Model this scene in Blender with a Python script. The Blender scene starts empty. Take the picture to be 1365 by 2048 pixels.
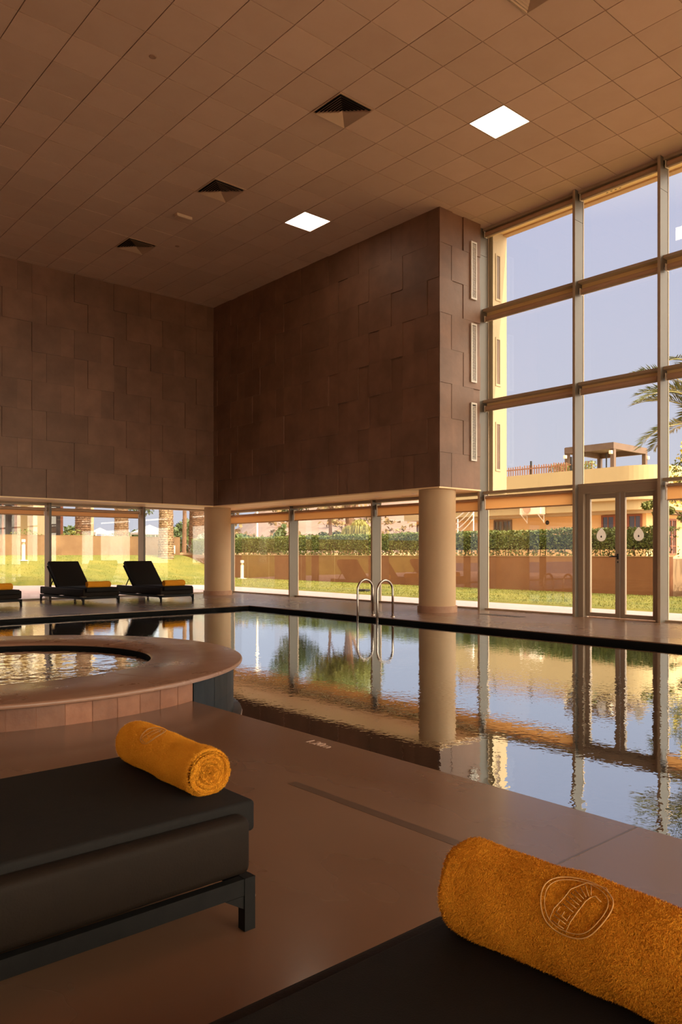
import bpy, bmesh, math, random
from mathutils import Vector, Matrix
rnd = random.Random(7)
R = math.radians
sc = bpy.context.scene
COL = sc.collection

# ------------------------------------------------------------------ camera
HC = 1.03
cam = bpy.data.cameras.new('camera')
cam.sensor_fit = 'HORIZONTAL'; cam.sensor_width = 24.0
cam.lens = 1541.4 / 1365 * 24.0
cam.shift_y = (1106.2 - 1024) / 1365
cam.clip_start = 0.02; cam.clip_end = 600
co = bpy.data.objects.new('camera', cam); COL.objects.link(co)
co.location = (0, 0, HC); co.rotation_euler = (R(90), 0, R(-41.14))
sc.camera = co

# ------------------------------------------------------------------ world, sun, exposure
sc.view_settings.view_transform = 'Standard'
sc.view_settings.look = 'None'
sc.view_settings.gamma = 1.0
sc.view_settings.use_curve_mapping = False
sc.view_settings.exposure = 0.35
sc.cycles.use_denoising = True
sc.cycles.max_bounces = 10
sc.cycles.diffuse_bounces = 6
sc.cycles.glossy_bounces = 5
sc.cycles.transmission_bounces = 6
sc.cycles.transparent_max_bounces = 24
sc.cycles.caustics_reflective = True
sc.cycles.caustics_refractive = False
sc.cycles.sample_clamp_indirect = 6.0

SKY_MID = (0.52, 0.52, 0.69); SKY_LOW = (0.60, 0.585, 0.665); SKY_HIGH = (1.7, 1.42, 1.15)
SUN_DIR = Vector((0.08, -0.78, 0.66))      # towards the sun
SUN_COL = (1.0, 0.80, 0.56); SUN_E = 4.3

w = bpy.data.worlds.new('sky'); sc.world = w
w.use_nodes = True
nt = w.node_tree; nt.nodes.clear()
wo = nt.nodes.new('ShaderNodeOutputWorld'); bg = nt.nodes.new('ShaderNodeBackground')
tc = nt.nodes.new('ShaderNodeTexCoord'); sx = nt.nodes.new('ShaderNodeSeparateXYZ')
rp = nt.nodes.new('ShaderNodeValToRGB')
nt.links.new(tc.outputs['Generated'], sx.inputs[0]); nt.links.new(sx.outputs['Z'], rp.inputs[0])
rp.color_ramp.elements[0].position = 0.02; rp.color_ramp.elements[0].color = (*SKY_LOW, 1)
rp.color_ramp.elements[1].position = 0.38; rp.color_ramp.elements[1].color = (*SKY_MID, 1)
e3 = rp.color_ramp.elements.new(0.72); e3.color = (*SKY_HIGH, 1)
# hazy bright sky around the sun
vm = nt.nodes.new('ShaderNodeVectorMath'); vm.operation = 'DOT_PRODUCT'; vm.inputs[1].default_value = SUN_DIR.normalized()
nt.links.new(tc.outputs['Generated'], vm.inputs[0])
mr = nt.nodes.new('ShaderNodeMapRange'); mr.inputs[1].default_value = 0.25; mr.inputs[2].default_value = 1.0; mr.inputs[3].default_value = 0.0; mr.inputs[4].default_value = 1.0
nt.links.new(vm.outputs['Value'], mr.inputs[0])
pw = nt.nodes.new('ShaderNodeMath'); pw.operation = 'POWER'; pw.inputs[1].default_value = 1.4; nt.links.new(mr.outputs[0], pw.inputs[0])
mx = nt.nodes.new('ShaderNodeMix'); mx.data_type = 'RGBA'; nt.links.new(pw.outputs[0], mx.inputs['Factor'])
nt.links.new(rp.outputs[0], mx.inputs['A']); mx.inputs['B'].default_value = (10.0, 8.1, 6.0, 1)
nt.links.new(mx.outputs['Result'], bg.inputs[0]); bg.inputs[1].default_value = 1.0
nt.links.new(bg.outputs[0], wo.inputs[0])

sun = bpy.data.lights.new('sun', 'SUN'); sun.energy = SUN_E; sun.color = SUN_COL; sun.angle = R(0.6)
so = bpy.data.objects.new('sun', sun); COL.objects.link(so)
so.location = (20, -30, 25); so.rotation_euler = SUN_DIR.to_track_quat('Z', 'Y').to_euler()

# ------------------------------------------------------------------ materials
MATS = {}
def mat(name, c, rough=0.6, c2=None, scale=4.0, bump=0.0, bscale=None, metal=0.0, spec=0.5, detail=6, emit=0.0, tone=0.0, rough2=None, trans=0.0, stretch=None, coat=0.0, sheen=0.0):
    m = bpy.data.materials.new(name); m.use_nodes = True
    n = m.node_tree; b = n.nodes['Principled BSDF']
    b.inputs['Roughness'].default_value = rough; b.inputs['Metallic'].default_value = metal
    b.inputs['Specular IOR Level'].default_value = spec
    b.inputs['Base Color'].default_value = (*c, 1)
    if coat: b.inputs['Coat Weight'].default_value = coat; b.inputs['Coat Roughness'].default_value = 0.12
    if sheen: b.inputs['Sheen Weight'].default_value = sheen; b.inputs['Sheen Roughness'].default_value = 0.4; b.inputs['Sheen Tint'].default_value = (*[min(1, x*1.3) for x in c], 1)
    if trans:
        b.inputs['Transmission Weight'].default_value = trans
    if emit:
        b.inputs['Emission Color'].default_value = (*c, 1); b.inputs['Emission Strength'].default_value = emit
    t = n.nodes.new('ShaderNodeTexCoord')
    vec = t.outputs['Object']
    if stretch:
        mp = n.nodes.new('ShaderNodeMapping'); mp.inputs['Scale'].default_value = stretch
        n.links.new(vec, mp.inputs[0]); vec = mp.outputs[0]
    colout = None
    if c2:
        no = n.nodes.new('ShaderNodeTexNoise'); no.inputs['Scale'].default_value = scale; no.inputs['Detail'].default_value = detail
        no.inputs['Roughness'].default_value = 0.62
        n.links.new(vec, no.inputs['Vector'])
        cr = n.nodes.new('ShaderNodeValToRGB')
        cr.color_ramp.elements[0].position = 0.32; cr.color_ramp.elements[0].color = (*c, 1)
        cr.color_ramp.elements[1].position = 0.68; cr.color_ramp.elements[1].color = (*c2, 1)
        n.links.new(no.outputs['Fac'], cr.inputs[0]); colout = cr.outputs[0]
        if rough2 is not None:
            mr = n.nodes.new('ShaderNodeMapRange'); mr.inputs[1].default_value = 0.35; mr.inputs[2].default_value = 0.65
            mr.inputs[3].default_value = rough; mr.inputs[4].default_value = rough2
            n.links.new(no.outputs['Fac'], mr.inputs[0]); n.links.new(mr.outputs[0], b.inputs['Roughness'])
    if tone:
        at = n.nodes.new('ShaderNodeAttribute'); at.attribute_name = 'tone'
        hs = n.nodes.new('ShaderNodeHueSaturation')
        mr = n.nodes.new('ShaderNodeMapRange'); mr.inputs[3].default_value = 1 - tone; mr.inputs[4].default_value = 1 + tone
        n.links.new(at.outputs['Fac'], mr.inputs[0]); n.links.new(mr.outputs[0], hs.inputs['Value'])
        if colout: n.links.new(colout, hs.inputs['Color'])
        else: hs.inputs['Color'].default_value = (*c, 1)
        colout = hs.outputs[0]
    if colout: n.links.new(colout, b.inputs['Base Color'])
    if bump:
        nb = n.nodes.new('ShaderNodeTexNoise'); nb.inputs['Scale'].default_value = bscale or scale * 4; nb.inputs['Detail'].default_value = 5
        n.links.new(vec, nb.inputs['Vector'])
        bp = n.nodes.new('ShaderNodeBump'); bp.inputs['Strength'].default_value = min(1.0, bump); bp.inputs['Distance'].default_value = 0.01
        n.links.new(nb.outputs['Fac'], bp.inputs['Height']); n.links.new(bp.outputs[0], b.inputs['Normal'])
    MATS[name] = m
    return m

def glass_mat(name, tint=(0.93, 0.95, 0.94)):
    m = bpy.data.materials.new(name); m.use_nodes = True
    n = m.node_tree; n.nodes.clear()
    o = n.nodes.new('ShaderNodeOutputMaterial'); mx = n.nodes.new('ShaderNodeMixShader')
    tr = n.nodes.new('ShaderNodeBsdfTransparent'); tr.inputs[0].default_value = (*tint, 1)
    gl = n.nodes.new('ShaderNodeBsdfGlossy'); gl.inputs['Roughness'].default_value = 0.0; gl.inputs[0].default_value = (1, 1, 1, 1)
    lw = n.nodes.new('ShaderNodeLayerWeight'); lw.inputs[0].default_value = 0.5
    pw = n.nodes.new('ShaderNodeMath'); pw.operation = 'POWER'; pw.inputs[1].default_value = 4.0
    ma = n.nodes.new('ShaderNodeMath'); ma.operation = 'MULTIPLY_ADD'; ma.inputs[1].default_value = 0.85; ma.inputs[2].default_value = 0.045
    n.links.new(lw.outputs['Facing'], pw.inputs[0]); n.links.new(pw.outputs[0], ma.inputs[0]); n.links.new(ma.outputs[0], mx.inputs[0])
    n.links.new(tr.outputs[0], mx.inputs[1]); n.links.new(gl.outputs[0], mx.inputs[2]); n.links.new(mx.outputs[0], o.inputs[0])
    MATS[name] = m; return m

def water_mat(name, s1, b1, s2, b2):
    m = bpy.data.materials.new(name); m.use_nodes = True
    n = m.node_tree; n.nodes.clear()
    out = n.nodes.new('ShaderNodeOutputMaterial'); mx = n.nodes.new('ShaderNodeMixShader')
    rf = n.nodes.new('ShaderNodeBsdfRefraction'); rf.inputs['IOR'].default_value = 1.333; rf.inputs['Color'].default_value = (0.7, 0.8, 0.82, 1); rf.inputs['Roughness'].default_value = 0
    gl = n.nodes.new('ShaderNodeBsdfGlossy'); gl.inputs['Roughness'].default_value = 0.0; gl.inputs[0].default_value = (0.90, 0.96, 1, 1)
    lw = n.nodes.new('ShaderNodeLayerWeight'); lw.inputs[0].default_value = 0.5
    pw = n.nodes.new('ShaderNodeMath'); pw.operation = 'POWER'; pw.inputs[1].default_value = 1.7
    fa = n.nodes.new('ShaderNodeMath'); fa.operation = 'MULTIPLY_ADD'; fa.inputs[1].default_value = 0.78; fa.inputs[2].default_value = 0.22
    t = n.nodes.new('ShaderNodeTexCoord')
    a = n.nodes.new('ShaderNodeTexNoise'); a.inputs['Scale'].default_value = s1; a.inputs['Detail'].default_value = 2
    c = n.nodes.new('ShaderNodeTexNoise'); c.inputs['Scale'].default_value = s2; c.inputs['Detail'].default_value = 1
    big = n.nodes.new('ShaderNodeTexNoise'); big.inputs['Scale'].default_value = 0.4; big.inputs['Detail'].default_value = 2
    for x in (a, c, big): n.links.new(t.outputs['Object'], x.inputs['Vector'])
    m1 = n.nodes.new('ShaderNodeMath'); m1.operation = 'MULTIPLY'; m1.inputs[1].default_value = b1
    m2 = n.nodes.new('ShaderNodeMath'); m2.operation = 'MULTIPLY_ADD'; m2.inputs[1].default_value = b2
    mr = n.nodes.new('ShaderNodeMapRange'); mr.inputs[1].default_value = 0.42; mr.inputs[2].default_value = 0.66; mr.inputs[3].default_value = 0.3; mr.inputs[4].default_value = 1.0
    m3 = n.nodes.new('ShaderNodeMath'); m3.operation = 'MULTIPLY'
    n.links.new(a.outputs['Fac'], m1.inputs[0]); n.links.new(c.outputs['Fac'], m2.inputs[0]); n.links.new(m1.outputs[0], m2.inputs[2])
    n.links.new(big.outputs['Fac'], mr.inputs[0]); n.links.new(mr.outputs[0], m3.inputs[0]); n.links.new(m2.outputs[0], m3.inputs[1])
    bp = n.nodes.new('ShaderNodeBump'); bp.inputs['Strength'].default_value = 1.0; bp.inputs['Distance'].default_value = 1.0
    n.links.new(m3.outputs[0], bp.inputs['Height'])
    for x in (rf, gl, lw): n.links.new(bp.outputs[0], x.inputs['Normal'])
    n.links.new(lw.outputs['Facing'], pw.inputs[0]); n.links.new(pw.outputs[0], fa.inputs[0]); n.links.new(fa.outputs[0], mx.inputs[0])
    n.links.new(rf.outputs[0], mx.inputs[1]); n.links.new(gl.outputs[0], mx.inputs[2]); n.links.new(mx.outputs[0], out.inputs[0])
    MATS[name] = m; return m

mat('deck', (0.1529, 0.07814, 0.04512), 0.20, (0.1911, 0.1056, 0.06432), 0.55, 0.05, 6, rough2=0.34, spec=0.36, coat=0.22, detail=5, stretch=(1, 0.6, 1))
mat('joint_and_strip', (0.095, 0.054, 0.034), 0.3)
mat('ceiling_tile', (0.5904, 0.4045, 0.3023), 0.85, (0.5609, 0.3756, 0.2778), 3, tone=0.06)
mat('ceiling_grid', (0.216, 0.132, 0.078), 0.7)
mat('stone', (0.1483, 0.07401, 0.04377), 0.55, (0.2254, 0.1155, 0.07058), 1.5, 0.25, 9, tone=0.10)
mat('soffit', (0.93, 0.68, 0.38), 0.45, (0.90, 0.64, 0.35), 1.2)
mat('room_wall', (0.60, 0.40, 0.26), 0.7, (0.55, 0.36, 0.23), 2)
mat('plaster_col', (0.5057, 0.3416, 0.1968), 0.6, (0.4696, 0.308, 0.1702), 1.4, 0.08, 12)
mat('base_stone', (0.34, 0.17, 0.10), 0.5, (0.42, 0.24, 0.15), 9, 0.2, 20)
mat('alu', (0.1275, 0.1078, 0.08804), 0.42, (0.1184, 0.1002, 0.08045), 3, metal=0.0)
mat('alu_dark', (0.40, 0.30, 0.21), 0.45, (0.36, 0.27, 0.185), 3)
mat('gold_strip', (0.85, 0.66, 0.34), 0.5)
mat('gasket', (0.02, 0.02, 0.02), 0.5)
mat('door_frame', (0.34, 0.26, 0.19), 0.45, (0.31, 0.235, 0.17), 2)
mat('black_metal', (0.018, 0.017, 0.016), 0.4)
mat('blind_tube', (0.50, 0.32, 0.20), 0.7, (0.46, 0.29, 0.18), 6)
mat('bracket', (0.75, 0.66, 0.55), 0.4)
glass_mat('glass')
def fabric_mat(name, c, c2, f):
    m = mat(name, c, 0.9, c2, 40, 0.1, 300); n = m.node_tree
    b = n.nodes['Principled BSDF']; o = n.nodes['Material Output']
    tl = n.nodes.new('ShaderNodeBsdfTranslucent'); tl.inputs[0].default_value = (*c, 1)
    mx = n.nodes.new('ShaderNodeMixShader'); mx.inputs[0].default_value = f
    n.links.new(b.outputs[0], mx.inputs[1]); n.links.new(tl.outputs[0], mx.inputs[2]); n.links.new(mx.outputs[0], o.inputs[0])
fabric_mat('blind_fabric', (0.88, 0.63, 0.38), (0.85, 0.60, 0.36), 0.75)
fabric_mat('sticker', (0.92, 0.88, 0.84), (0.86, 0.82, 0.78), 0.45)
mat('chrome', (0.46, 0.40, 0.36), 0.22, metal=1.0)
mat('pool_tile', (0.004, 0.004, 0.004), 0.8, (0.006, 0.0058, 0.0055), 6, spec=0.08)
mat('slate_tile', (0.0055, 0.00715, 0.0088), 0.45, (0.01375, 0.0154, 0.0165), 7, 0.15, 16, stretch=(1, 1, 0.35), spec=0.2)
water_mat('pool_water', 6.0, 0.0009, 26.0, 0.0007)
water_mat('tub_water', 7.0, 0.0065, 22.0, 0.0014)
mat('tub_stone', (0.1539, 0.05168, 0.02218), 0.5, (0.2508, 0.1034, 0.05208), 5, 0.3, 18, tone=0.28)
mat('tub_rim', (0.2095, 0.1063, 0.0656), 0.22, (0.2494, 0.1357, 0.09048), 1.8, 0.05, 8, rough2=0.36)
mat('lounger_fabric', (0.0095, 0.008, 0.00725), 0.8, (0.0075, 0.00625, 0.00575), 30, 0.15, 420, spec=0.2)
mat('lounger_shell', (0.0114, 0.0063, 0.00315), 0.7, (0.009025, 0.004963, 0.00255), 20, 0.1, 200, spec=0.18)
mat('lounger_frame', (0.004675, 0.0044, 0.0044), 0.6, (0.00825, 0.0077, 0.007425), 25, spec=0.2)
mat('towel', (1, 0.43, 0.035), 0.95, (0.9, 0.3096, 0.021), 260, 1.0, 420, sheen=0.35, spec=0.1)
mat('stitch', (0.528, 0.2736, 0.09), 0.5)
mat('vent_metal', (0.50, 0.33, 0.22), 0.45)
mat('void', (0.006, 0.005, 0.004), 0.9)
mat('lamp_panel', (1.0, 0.82, 0.62), 0.5, emit=7.5)
mat('lamp_frame', (0.55, 0.40, 0.28), 0.5)
mat('white_paint', (0.64, 0.592, 0.544), 0.5)
mat('ivory', (0.82, 0.70, 0.55), 0.5)
mat('marking', (0.4185, 0.27, 0.2025), 0.5)
mat('brown_detector', (0.34, 0.20, 0.13), 0.6)
# outside
mat('paving', (0.3936, 0.2652, 0.27), 0.6, (0.4428, 0.3042, 0.3105), 1.6, 0.1, 12)
mat('lawn', (0.09126, 0.1058, 0.0099), 0.9, (0.1966, 0.1686, 0.0225), 0.9, 0.8, 60)
mat('blade', (0.1334, 0.1527, 0.0135), 0.7, (0.2246, 0.2009, 0.02475), 0.9)
mat('ochre_wall', (0.2214, 0.08148, 0.02927), 0.8, (0.2829, 0.1169, 0.0453), 1.3, 0.2, 14)
mat('orange_wall', (0.144, 0.0736, 0.0306), 0.8, (0.216, 0.124, 0.0561), 1.3, 0.2, 14)
mat('ochre_cap', (0.3444, 0.1886, 0.0902), 0.8)
mat('cream_wall', (0.70, 0.46, 0.215), 0.8, (0.66, 0.425, 0.20), 0.8)
mat('cream', (0.4529, 0.3515, 0.1866), 0.8, (0.4277, 0.3234, 0.1687), 0.8)
mat('cream_pier', (0.4167, 0.3181, 0.1921), 0.7, (0.3942, 0.2961, 0.176), 0.8)
mat('eave_wood', (0.92, 0.66, 0.32), 0.6, (0.80, 0.54, 0.24), 3, stretch=(1, 0.15, 1))
mat('eave_edge', (0.50, 0.31, 0.16), 0.6)
mat('red_wood', (0.24, 0.075, 0.035), 0.55, (0.19, 0.06, 0.03), 8)
mat('brown_wood', (0.1368, 0.0828, 0.054), 0.6, (0.108, 0.0648, 0.0432), 5)
mat('picket', (0.34, 0.15, 0.08), 0.7, (0.25, 0.12, 0.07), 3)
mat('dark_pane', (0.05, 0.045, 0.05), 0.06, spec=0.9)
mat('hedge_leaf', (0.075, 0.115, 0.016), 0.5, (0.17, 0.19, 0.035), 2.6)
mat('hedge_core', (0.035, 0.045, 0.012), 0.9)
mat('tree_leaf', (0.09, 0.119, 0.0162), 0.55, (0.198, 0.187, 0.036), 1.2)
mat('dark_leaf', (0.035, 0.06, 0.014), 0.55, (0.06, 0.09, 0.02), 1.2)
mat('weeping_leaf', (0.1984, 0.1856, 0.042), 0.6, (0.248, 0.2146, 0.054), 1.5)
mat('grey_leaf', (0.22, 0.25, 0.20), 0.6, (0.30, 0.32, 0.26), 4)
mat('palm_leaf', (0.055, 0.085, 0.035), 0.4, (0.17, 0.17, 0.05), 1.8)
mat('rachis', (0.48, 0.40, 0.16), 0.5)
mat('palm_bark', (0.22, 0.13, 0.07), 0.9, (0.40, 0.28, 0.175), 9, 0.6, 20, tone=0.35)
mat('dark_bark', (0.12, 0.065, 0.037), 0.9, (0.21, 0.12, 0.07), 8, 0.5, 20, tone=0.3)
mat('flower', (0.75, 0.60, 0.12), 0.6)
mat('hill', (0.165, 0.1018, 0.07975), 0.95, (0.242, 0.165, 0.1375), 0.16, 0.3, 0.5)
mat('scrub', (0.12, 0.11, 0.035), 0.9, (0.24, 0.13, 0.07), 0.4)
mat('earth', (0.42, 0.28, 0.17), 0.95, (0.36, 0.23, 0.13), 0.6)
mat('tent', (0.4284, 0.4105, 0.3986), 0.7)

# ------------------------------------------------------------------ mesh helpers
class MB:
    def __init__(s): s.v = []; s.f = []; s.m = []; s.t = []; s.cur = 0; s.tone = 0.5
    def face(s, *idx): s.f.append(idx); s.m.append(s.cur); s.t.append(s.tone)
    def box(s, x0, x1, y0, y1, z0, z1, M=None):
        b = len(s.v)
        p = [(x0,y0,z0),(x1,y0,z0),(x1,y1,z0),(x0,y1,z0),(x0,y0,z1),(x1,y0,z1),(x1,y1,z1),(x0,y1,z1)]
        if M is not None: p = [tuple(M @ Vector(q)) for q in p]
        s.v += p
        for q in ((0,3,2,1),(4,5,6,7),(0,1,5,4),(1,2,6,5),(2,3,7,6),(3,0,4,7)): s.face(*[b+i for i in q])
        return s
    def rbox(s, x0, x1, y0, y1, z0, z1, r, M=None, seg=3):
        bm = bmesh.new(); bmesh.ops.create_cube(bm, size=1)
        for v in bm.verts: v.co = Vector(((x0+x1)/2 + v.co.x*(x1-x0), (y0+y1)/2 + v.co.y*(y1-y0), (z0+z1)/2 + v.co.z*(z1-z0)))
        bmesh.ops.bevel(bm, geom=bm.edges[:], offset=r, segments=seg, affect='EDGES', profile=0.5)
        bm.verts.index_update(); b = len(s.v)
        s.v += [tuple((M @ v.co) if M is not None else v.co) for v in bm.verts]
        for f in bm.faces: s.face(*[b+v.index for v in f.verts])
        bm.free(); return s
    def quad(s, a, b, c, d):
        i = len(s.v); s.v += [tuple(a), tuple(b), tuple(c), tuple(d)]; s.face(i, i+1, i+2, i+3)
    def tri(s, a, b, c):
        i = len(s.v); s.v += [tuple(a), tuple(b), tuple(c)]; s.face(i, i+1, i+2)
    def tube(s, pts, rad, n=8, cap=True):
        pts = [Vector(p) for p in pts]; rr = rad if isinstance(rad, (list, tuple)) else [rad]*len(pts)
        base = len(s.v); prev = None
        for i, p in enumerate(pts):
            d = (pts[min(i+1, len(pts)-1)] - pts[max(i-1, 0)]).normalized()
            if prev is None: u = d.orthogonal().normalized()
            else: u = (prev - d * prev.dot(d)); u = u.normalized() if u.length > 1e-6 else d.orthogonal().normalized()
            prev = u; w_ = d.cross(u)
            for k in range(n):
                a = 2*math.pi*k/n; s.v.append(tuple(p + (u*math.cos(a) + w_*math.sin(a))*rr[i]))
        for i in range(len(pts)-1):
            for k in range(n):
                a = base+i*n+k; b = base+i*n+(k+1) % n
                s.face(a, b, b+n, a+n)
        if cap:
            s.face(*[base+k for k in range(n)][::-1]); s.face(*[base+(len(pts)-1)*n+k for k in range(n)])
        return s
    def lathe(s, prof, cx, cy, n=48, a0=0.0, a1=2*math.pi):
        full = abs(a1-a0-2*math.pi) < 1e-6; m = n if full else n+1; base = len(s.v)
        for r, z in prof:
            for k in range(m):
                a = a0+(a1-a0)*k/n; s.v.append((cx+r*math.cos(a), cy+r*math.sin(a), z))
        for i in range(len(prof)-1):
            for k in range(n):
                k2 = (k+1) % m
                a = base+i*m+k; b = base+i*m+k2
                s.face(a, b, b+m, a+m)
        return s
    def poly(s, pts, z0, z1):
        b = len(s.v); n = len(pts)
        s.v += [(x, y, z1) for x, y in pts]; s.face(*range(b, b+n))
        if z0 is not None:
            s.v += [(x, y, z0) for x, y in pts]; s.face(*range(b+2*n-1, b+n-1, -1))
            for i in range(n):
                j = (i+1) % n; s.face(b+i, b+n+i, b+n+j, b+j)
        return s
    def leaf(s, p, size, asp=0.5):
        d = Vector((rnd.gauss(0,1), rnd.gauss(0,1), rnd.gauss(0,0.8))).normalized()
        u = d.orthogonal().normalized(); u.rotate(Matrix.Rotation(rnd.uniform(0, 6.28), 3, d)); v = d.cross(u)
        L = size*rnd.uniform(0.7, 1.3); W = L*asp
        p = Vector(p)
        s.quad(p-u*L*0.5, p+v*W*0.5+d*L*0.08, p+u*L*0.5, p-v*W*0.5+d*L*0.08)
    def build(s, name, m, parent=None, smooth=False, loc=None):
        me = bpy.data.meshes.new(name); me.from_pydata(s.v, [], s.f)
        ms = m if isinstance(m, (list, tuple)) else [m]
        for x in ms: me.materials.append(MATS[x])
        me.polygons.foreach_set('material_index', s.m)
        at = me.attributes.new('tone', 'FLOAT', 'FACE'); at.data.foreach_set('value', s.t)
        if smooth: me.polygons.foreach_set('use_smooth', [True]*len(s.f))
        me.update()
        o = bpy.data.objects.new(name, me); COL.objects.link(o)
        if parent is not None: o.parent = parent
        if loc is not None: o.location = loc
        return o

def sharp(o, ang=35):
    me = o.data
    bm = bmesh.new(); bm.from_mesh(me)
    for e in bm.edges:
        e.smooth = not (len(e.link_faces) != 2 or e.calc_face_angle(0) > R(ang))
    bm.to_mesh(me); bm.free(); return o
def tag(o, label=None, cat=None, group=None, kind=None):
    if label: o['label'] = label
    if cat: o['category'] = cat
    if group: o['group'] = group
    if kind: o['kind'] = kind
    return o
def empty(name, loc=(0,0,0), rz=0.0):
    o = bpy.data.objects.new(name, None); COL.objects.link(o); o.location = loc; o.rotation_euler = (0,0,rz); o.empty_display_size = 0.1
    return o
def thing(name, label, cat, loc=(0,0,0), rz=0.0, group=None): return tag(empty(name, loc, rz), label, cat, group)
def struct(o, label=None): o['kind'] = 'structure'; (o.__setitem__('label', label) if label else None); return o
def copy_tree(o, parent=None):
    c = o.copy(); COL.objects.link(c); c.parent = parent
    for ch in list(o.children): copy_tree(ch, c)
    return c

CH = 6.915          # ceiling height
XW = 11.29          # right glazing plane
YW = 17.25          # left glazing plane
XS, YS, YL = 9.88, 8.77, 15.96     # upper stone faces
ZS = 2.15           # soffit height
PX0, PX1, PY0, PY1 = 2.75, 8.60, -3.2, 12.60
TC = (1.95, 6.45); TR = 1.97

# ------------------------------------------------------------------ floor
def arc(cx, cy, r, a0, a1, n): return [(cx+r*math.cos(a0+(a1-a0)*k/n), cy+r*math.sin(a0+(a1-a0)*k/n)) for k in range(n+1)]
rw = 1.86
aa = math.acos((PX0-TC[0])/rw)
m = MB()
pts = [(-6,-5),(PX0,-5),(PX0, TC[1]-rw*math.sin(aa))] + arc(*TC, rw, 2*math.pi-aa, aa, 60)[1:-1] + [(PX0, TC[1]+rw*math.sin(aa)),(PX0,17.3),(-6,17.3)]
m.poly(pts, -0.012, 0.0)
m.box(PX1, 11.36, -5, 17.3, -0.012, 0.0); m.box(PX0, PX1, PY1, 17.3, -0.012, 0.0); m.box(PX0, PX1, -5, PY0, -0.012, 0.0)
fl = m.build('floor', 'deck')
bm = bmesh.new(); bm.from_mesh(fl.data); bmesh.ops.remove_doubles(bm, verts=bm.verts, dist=1e-4)
bmesh.ops.triangulate(bm, faces=[f for f in bm.faces if len(f.verts) > 4]); bm.to_mesh(fl.data); bm.free()
struct(fl, 'polished brown screed floor around the indoor pool')
# joints sawn in the deck, and a wider darker strip beside the pool
m = MB()
for (x0, y0, x1, y1) in ((-6, 1.45, PX0, 1.45), (PX1, 3.4, 11.0, 3.4), (PX1, 8.2, 11.0, 8.2), (2.0, 12.6, 2.0, 17)):
    dx, dy = (0.004, 0) if x0 == x1 else (0, 0.004)
    m.box(min(x0,x1)-dx, max(x0,x1)+dx, min(y0,y1)-dy, max(y0,y1)+dy, -0.002, 0.0008)
m.box(2.085, 2.135, -4.9, 2.75, -0.002, 0.0006)  # darker strip parallel to the near pool edge
m.build('floor_joints_and_strip', 'joint_and_strip', fl)

# ------------------------------------------------------------------ pool
pool = thing('pool_basin', 'dark tiled basin of the indoor pool under the still water', 'pool', (5.6, 4, 0))
m = MB(); a, b_, c, d = PX0+0.015-5.6, PX1-0.015-5.6, PY0+0.015-4, PY1-0.015-4
m.box(a-0.2, a, c, d, -1.4, -0.0125); m.box(b_, b_+0.2, c, d, -1.4, -0.0125); m.box(a-0.2, b_+0.2, d, d+0.2, -1.4, -0.0125); m.box(a-0.2, b_+0.2, c-0.2, c, -1.4, -0.0125)
m.box(a-0.2, b_+0.2, c-0.2, d+0.2, -1.5, -1.4)
m.build('basin_wall', 'pool_tile', pool)
rt = 1.90; aw = math.acos((PX0+0.02-TC[0])/rt)
m = MB()
pts = [(PX0+0.016, PY0+0.016),(PX1-0.016, PY0+0.016),(PX1-0.016, PY1-0.016),(PX0+0.016, PY1-0.016)] + arc(*TC, rt+0.001, aw, -aw, 40)
m.poly(pts, None, -0.062)
wt = m.build('pool_water', 'pool_water')
bm = bmesh.new(); bm.from_mesh(wt.data); bmesh.ops.triangulate(bm, faces=bm.faces[:]); bm.to_mesh(wt.data); bm.free()
tag(wt, 'still dark water filling the indoor pool, mirroring the windows', 'water')

# hot tub
tub = thing('hot_tub', 'round raised hot tub with stone rim at the pool edge', 'hot tub', (TC[0], TC[1], 0))
prof = [(1.226,0.146),(1.222,0.152),(1.230,0.163),(1.245,0.170),(1.955,0.170),(1.968,0.165),(1.972,0.155),(1.968,0.142),(1.955,0.138),(1.80,0.138)]
m = MB().lathe(prof, 0, 0, 128); m.cur = 1
for k in range(4): m.box(1.24, 1.96, -0.0025, 0.0025, 0.1690, 0.1706, Matrix.Rotation(R(20+90*k), 4, 'Z'))
sharp(m.build('rim', ['tub_rim', 'brown_detector'], tub, smooth=True), 50)
m = MB(); n = 46; a0, a1 = aa+0.005, 2*math.pi-aa-0.005; rr = random.Random(3)
for k in range(n):
    b0 = a0+(a1-a0)*k/n+0.0012; b1 = a0+(a1-a0)*(k+1)/n-0.0012; m.tone = rr.random()
    m.lathe([(1.82,0.0),(1.90,0.0),(1.90,0.138)], 0, 0, 3, b0, b1)
m.tone = 0.9; m.lathe([(1.897,0.0),(1.897,0.138)], 0, 0, 60, a0, a1)
m.build('stone_cladding', 'tub_stone', tub)
m = MB(); n = 14
for j, (z0, z1) in enumerate(((-0.10, 0.138), (-0.5, -0.102), (-1.39, -0.502))):
    for k in range(n):
        m.tone = rr.random(); m.lathe([(1.9, z0+0.002), (1.9, z1-0.002)], 0, 0, 4, -aa+2*aa*k/n+0.0015, -aa+2*aa*(k+1)/n-0.0015)
m.lathe([(1.897, -1.39), (1.897, 0.138)], 0, 0, 40, -aa, aa)
m.build('slate_cladding', 'slate_tile', tub, smooth=True)
m = MB(); m.lathe([(1.232, 0.149), (1.232, -0.7), (0.9, -0.7), (0.9, -0.95), (0.001, -0.95)], 0, 0, 96); m.build('inner_basin', 'pool_tile', tub, smooth=False)
m = MB(); m.poly(arc(0, 0, 1.231, 0, 2*math.pi, 96)[:-1], None, 0.118)
tw = m.build('tub_water', 'tub_water', loc=(TC[0], TC[1], 0)); tag(tw, 'rippled dark water inside the round hot tub', 'water')

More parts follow.
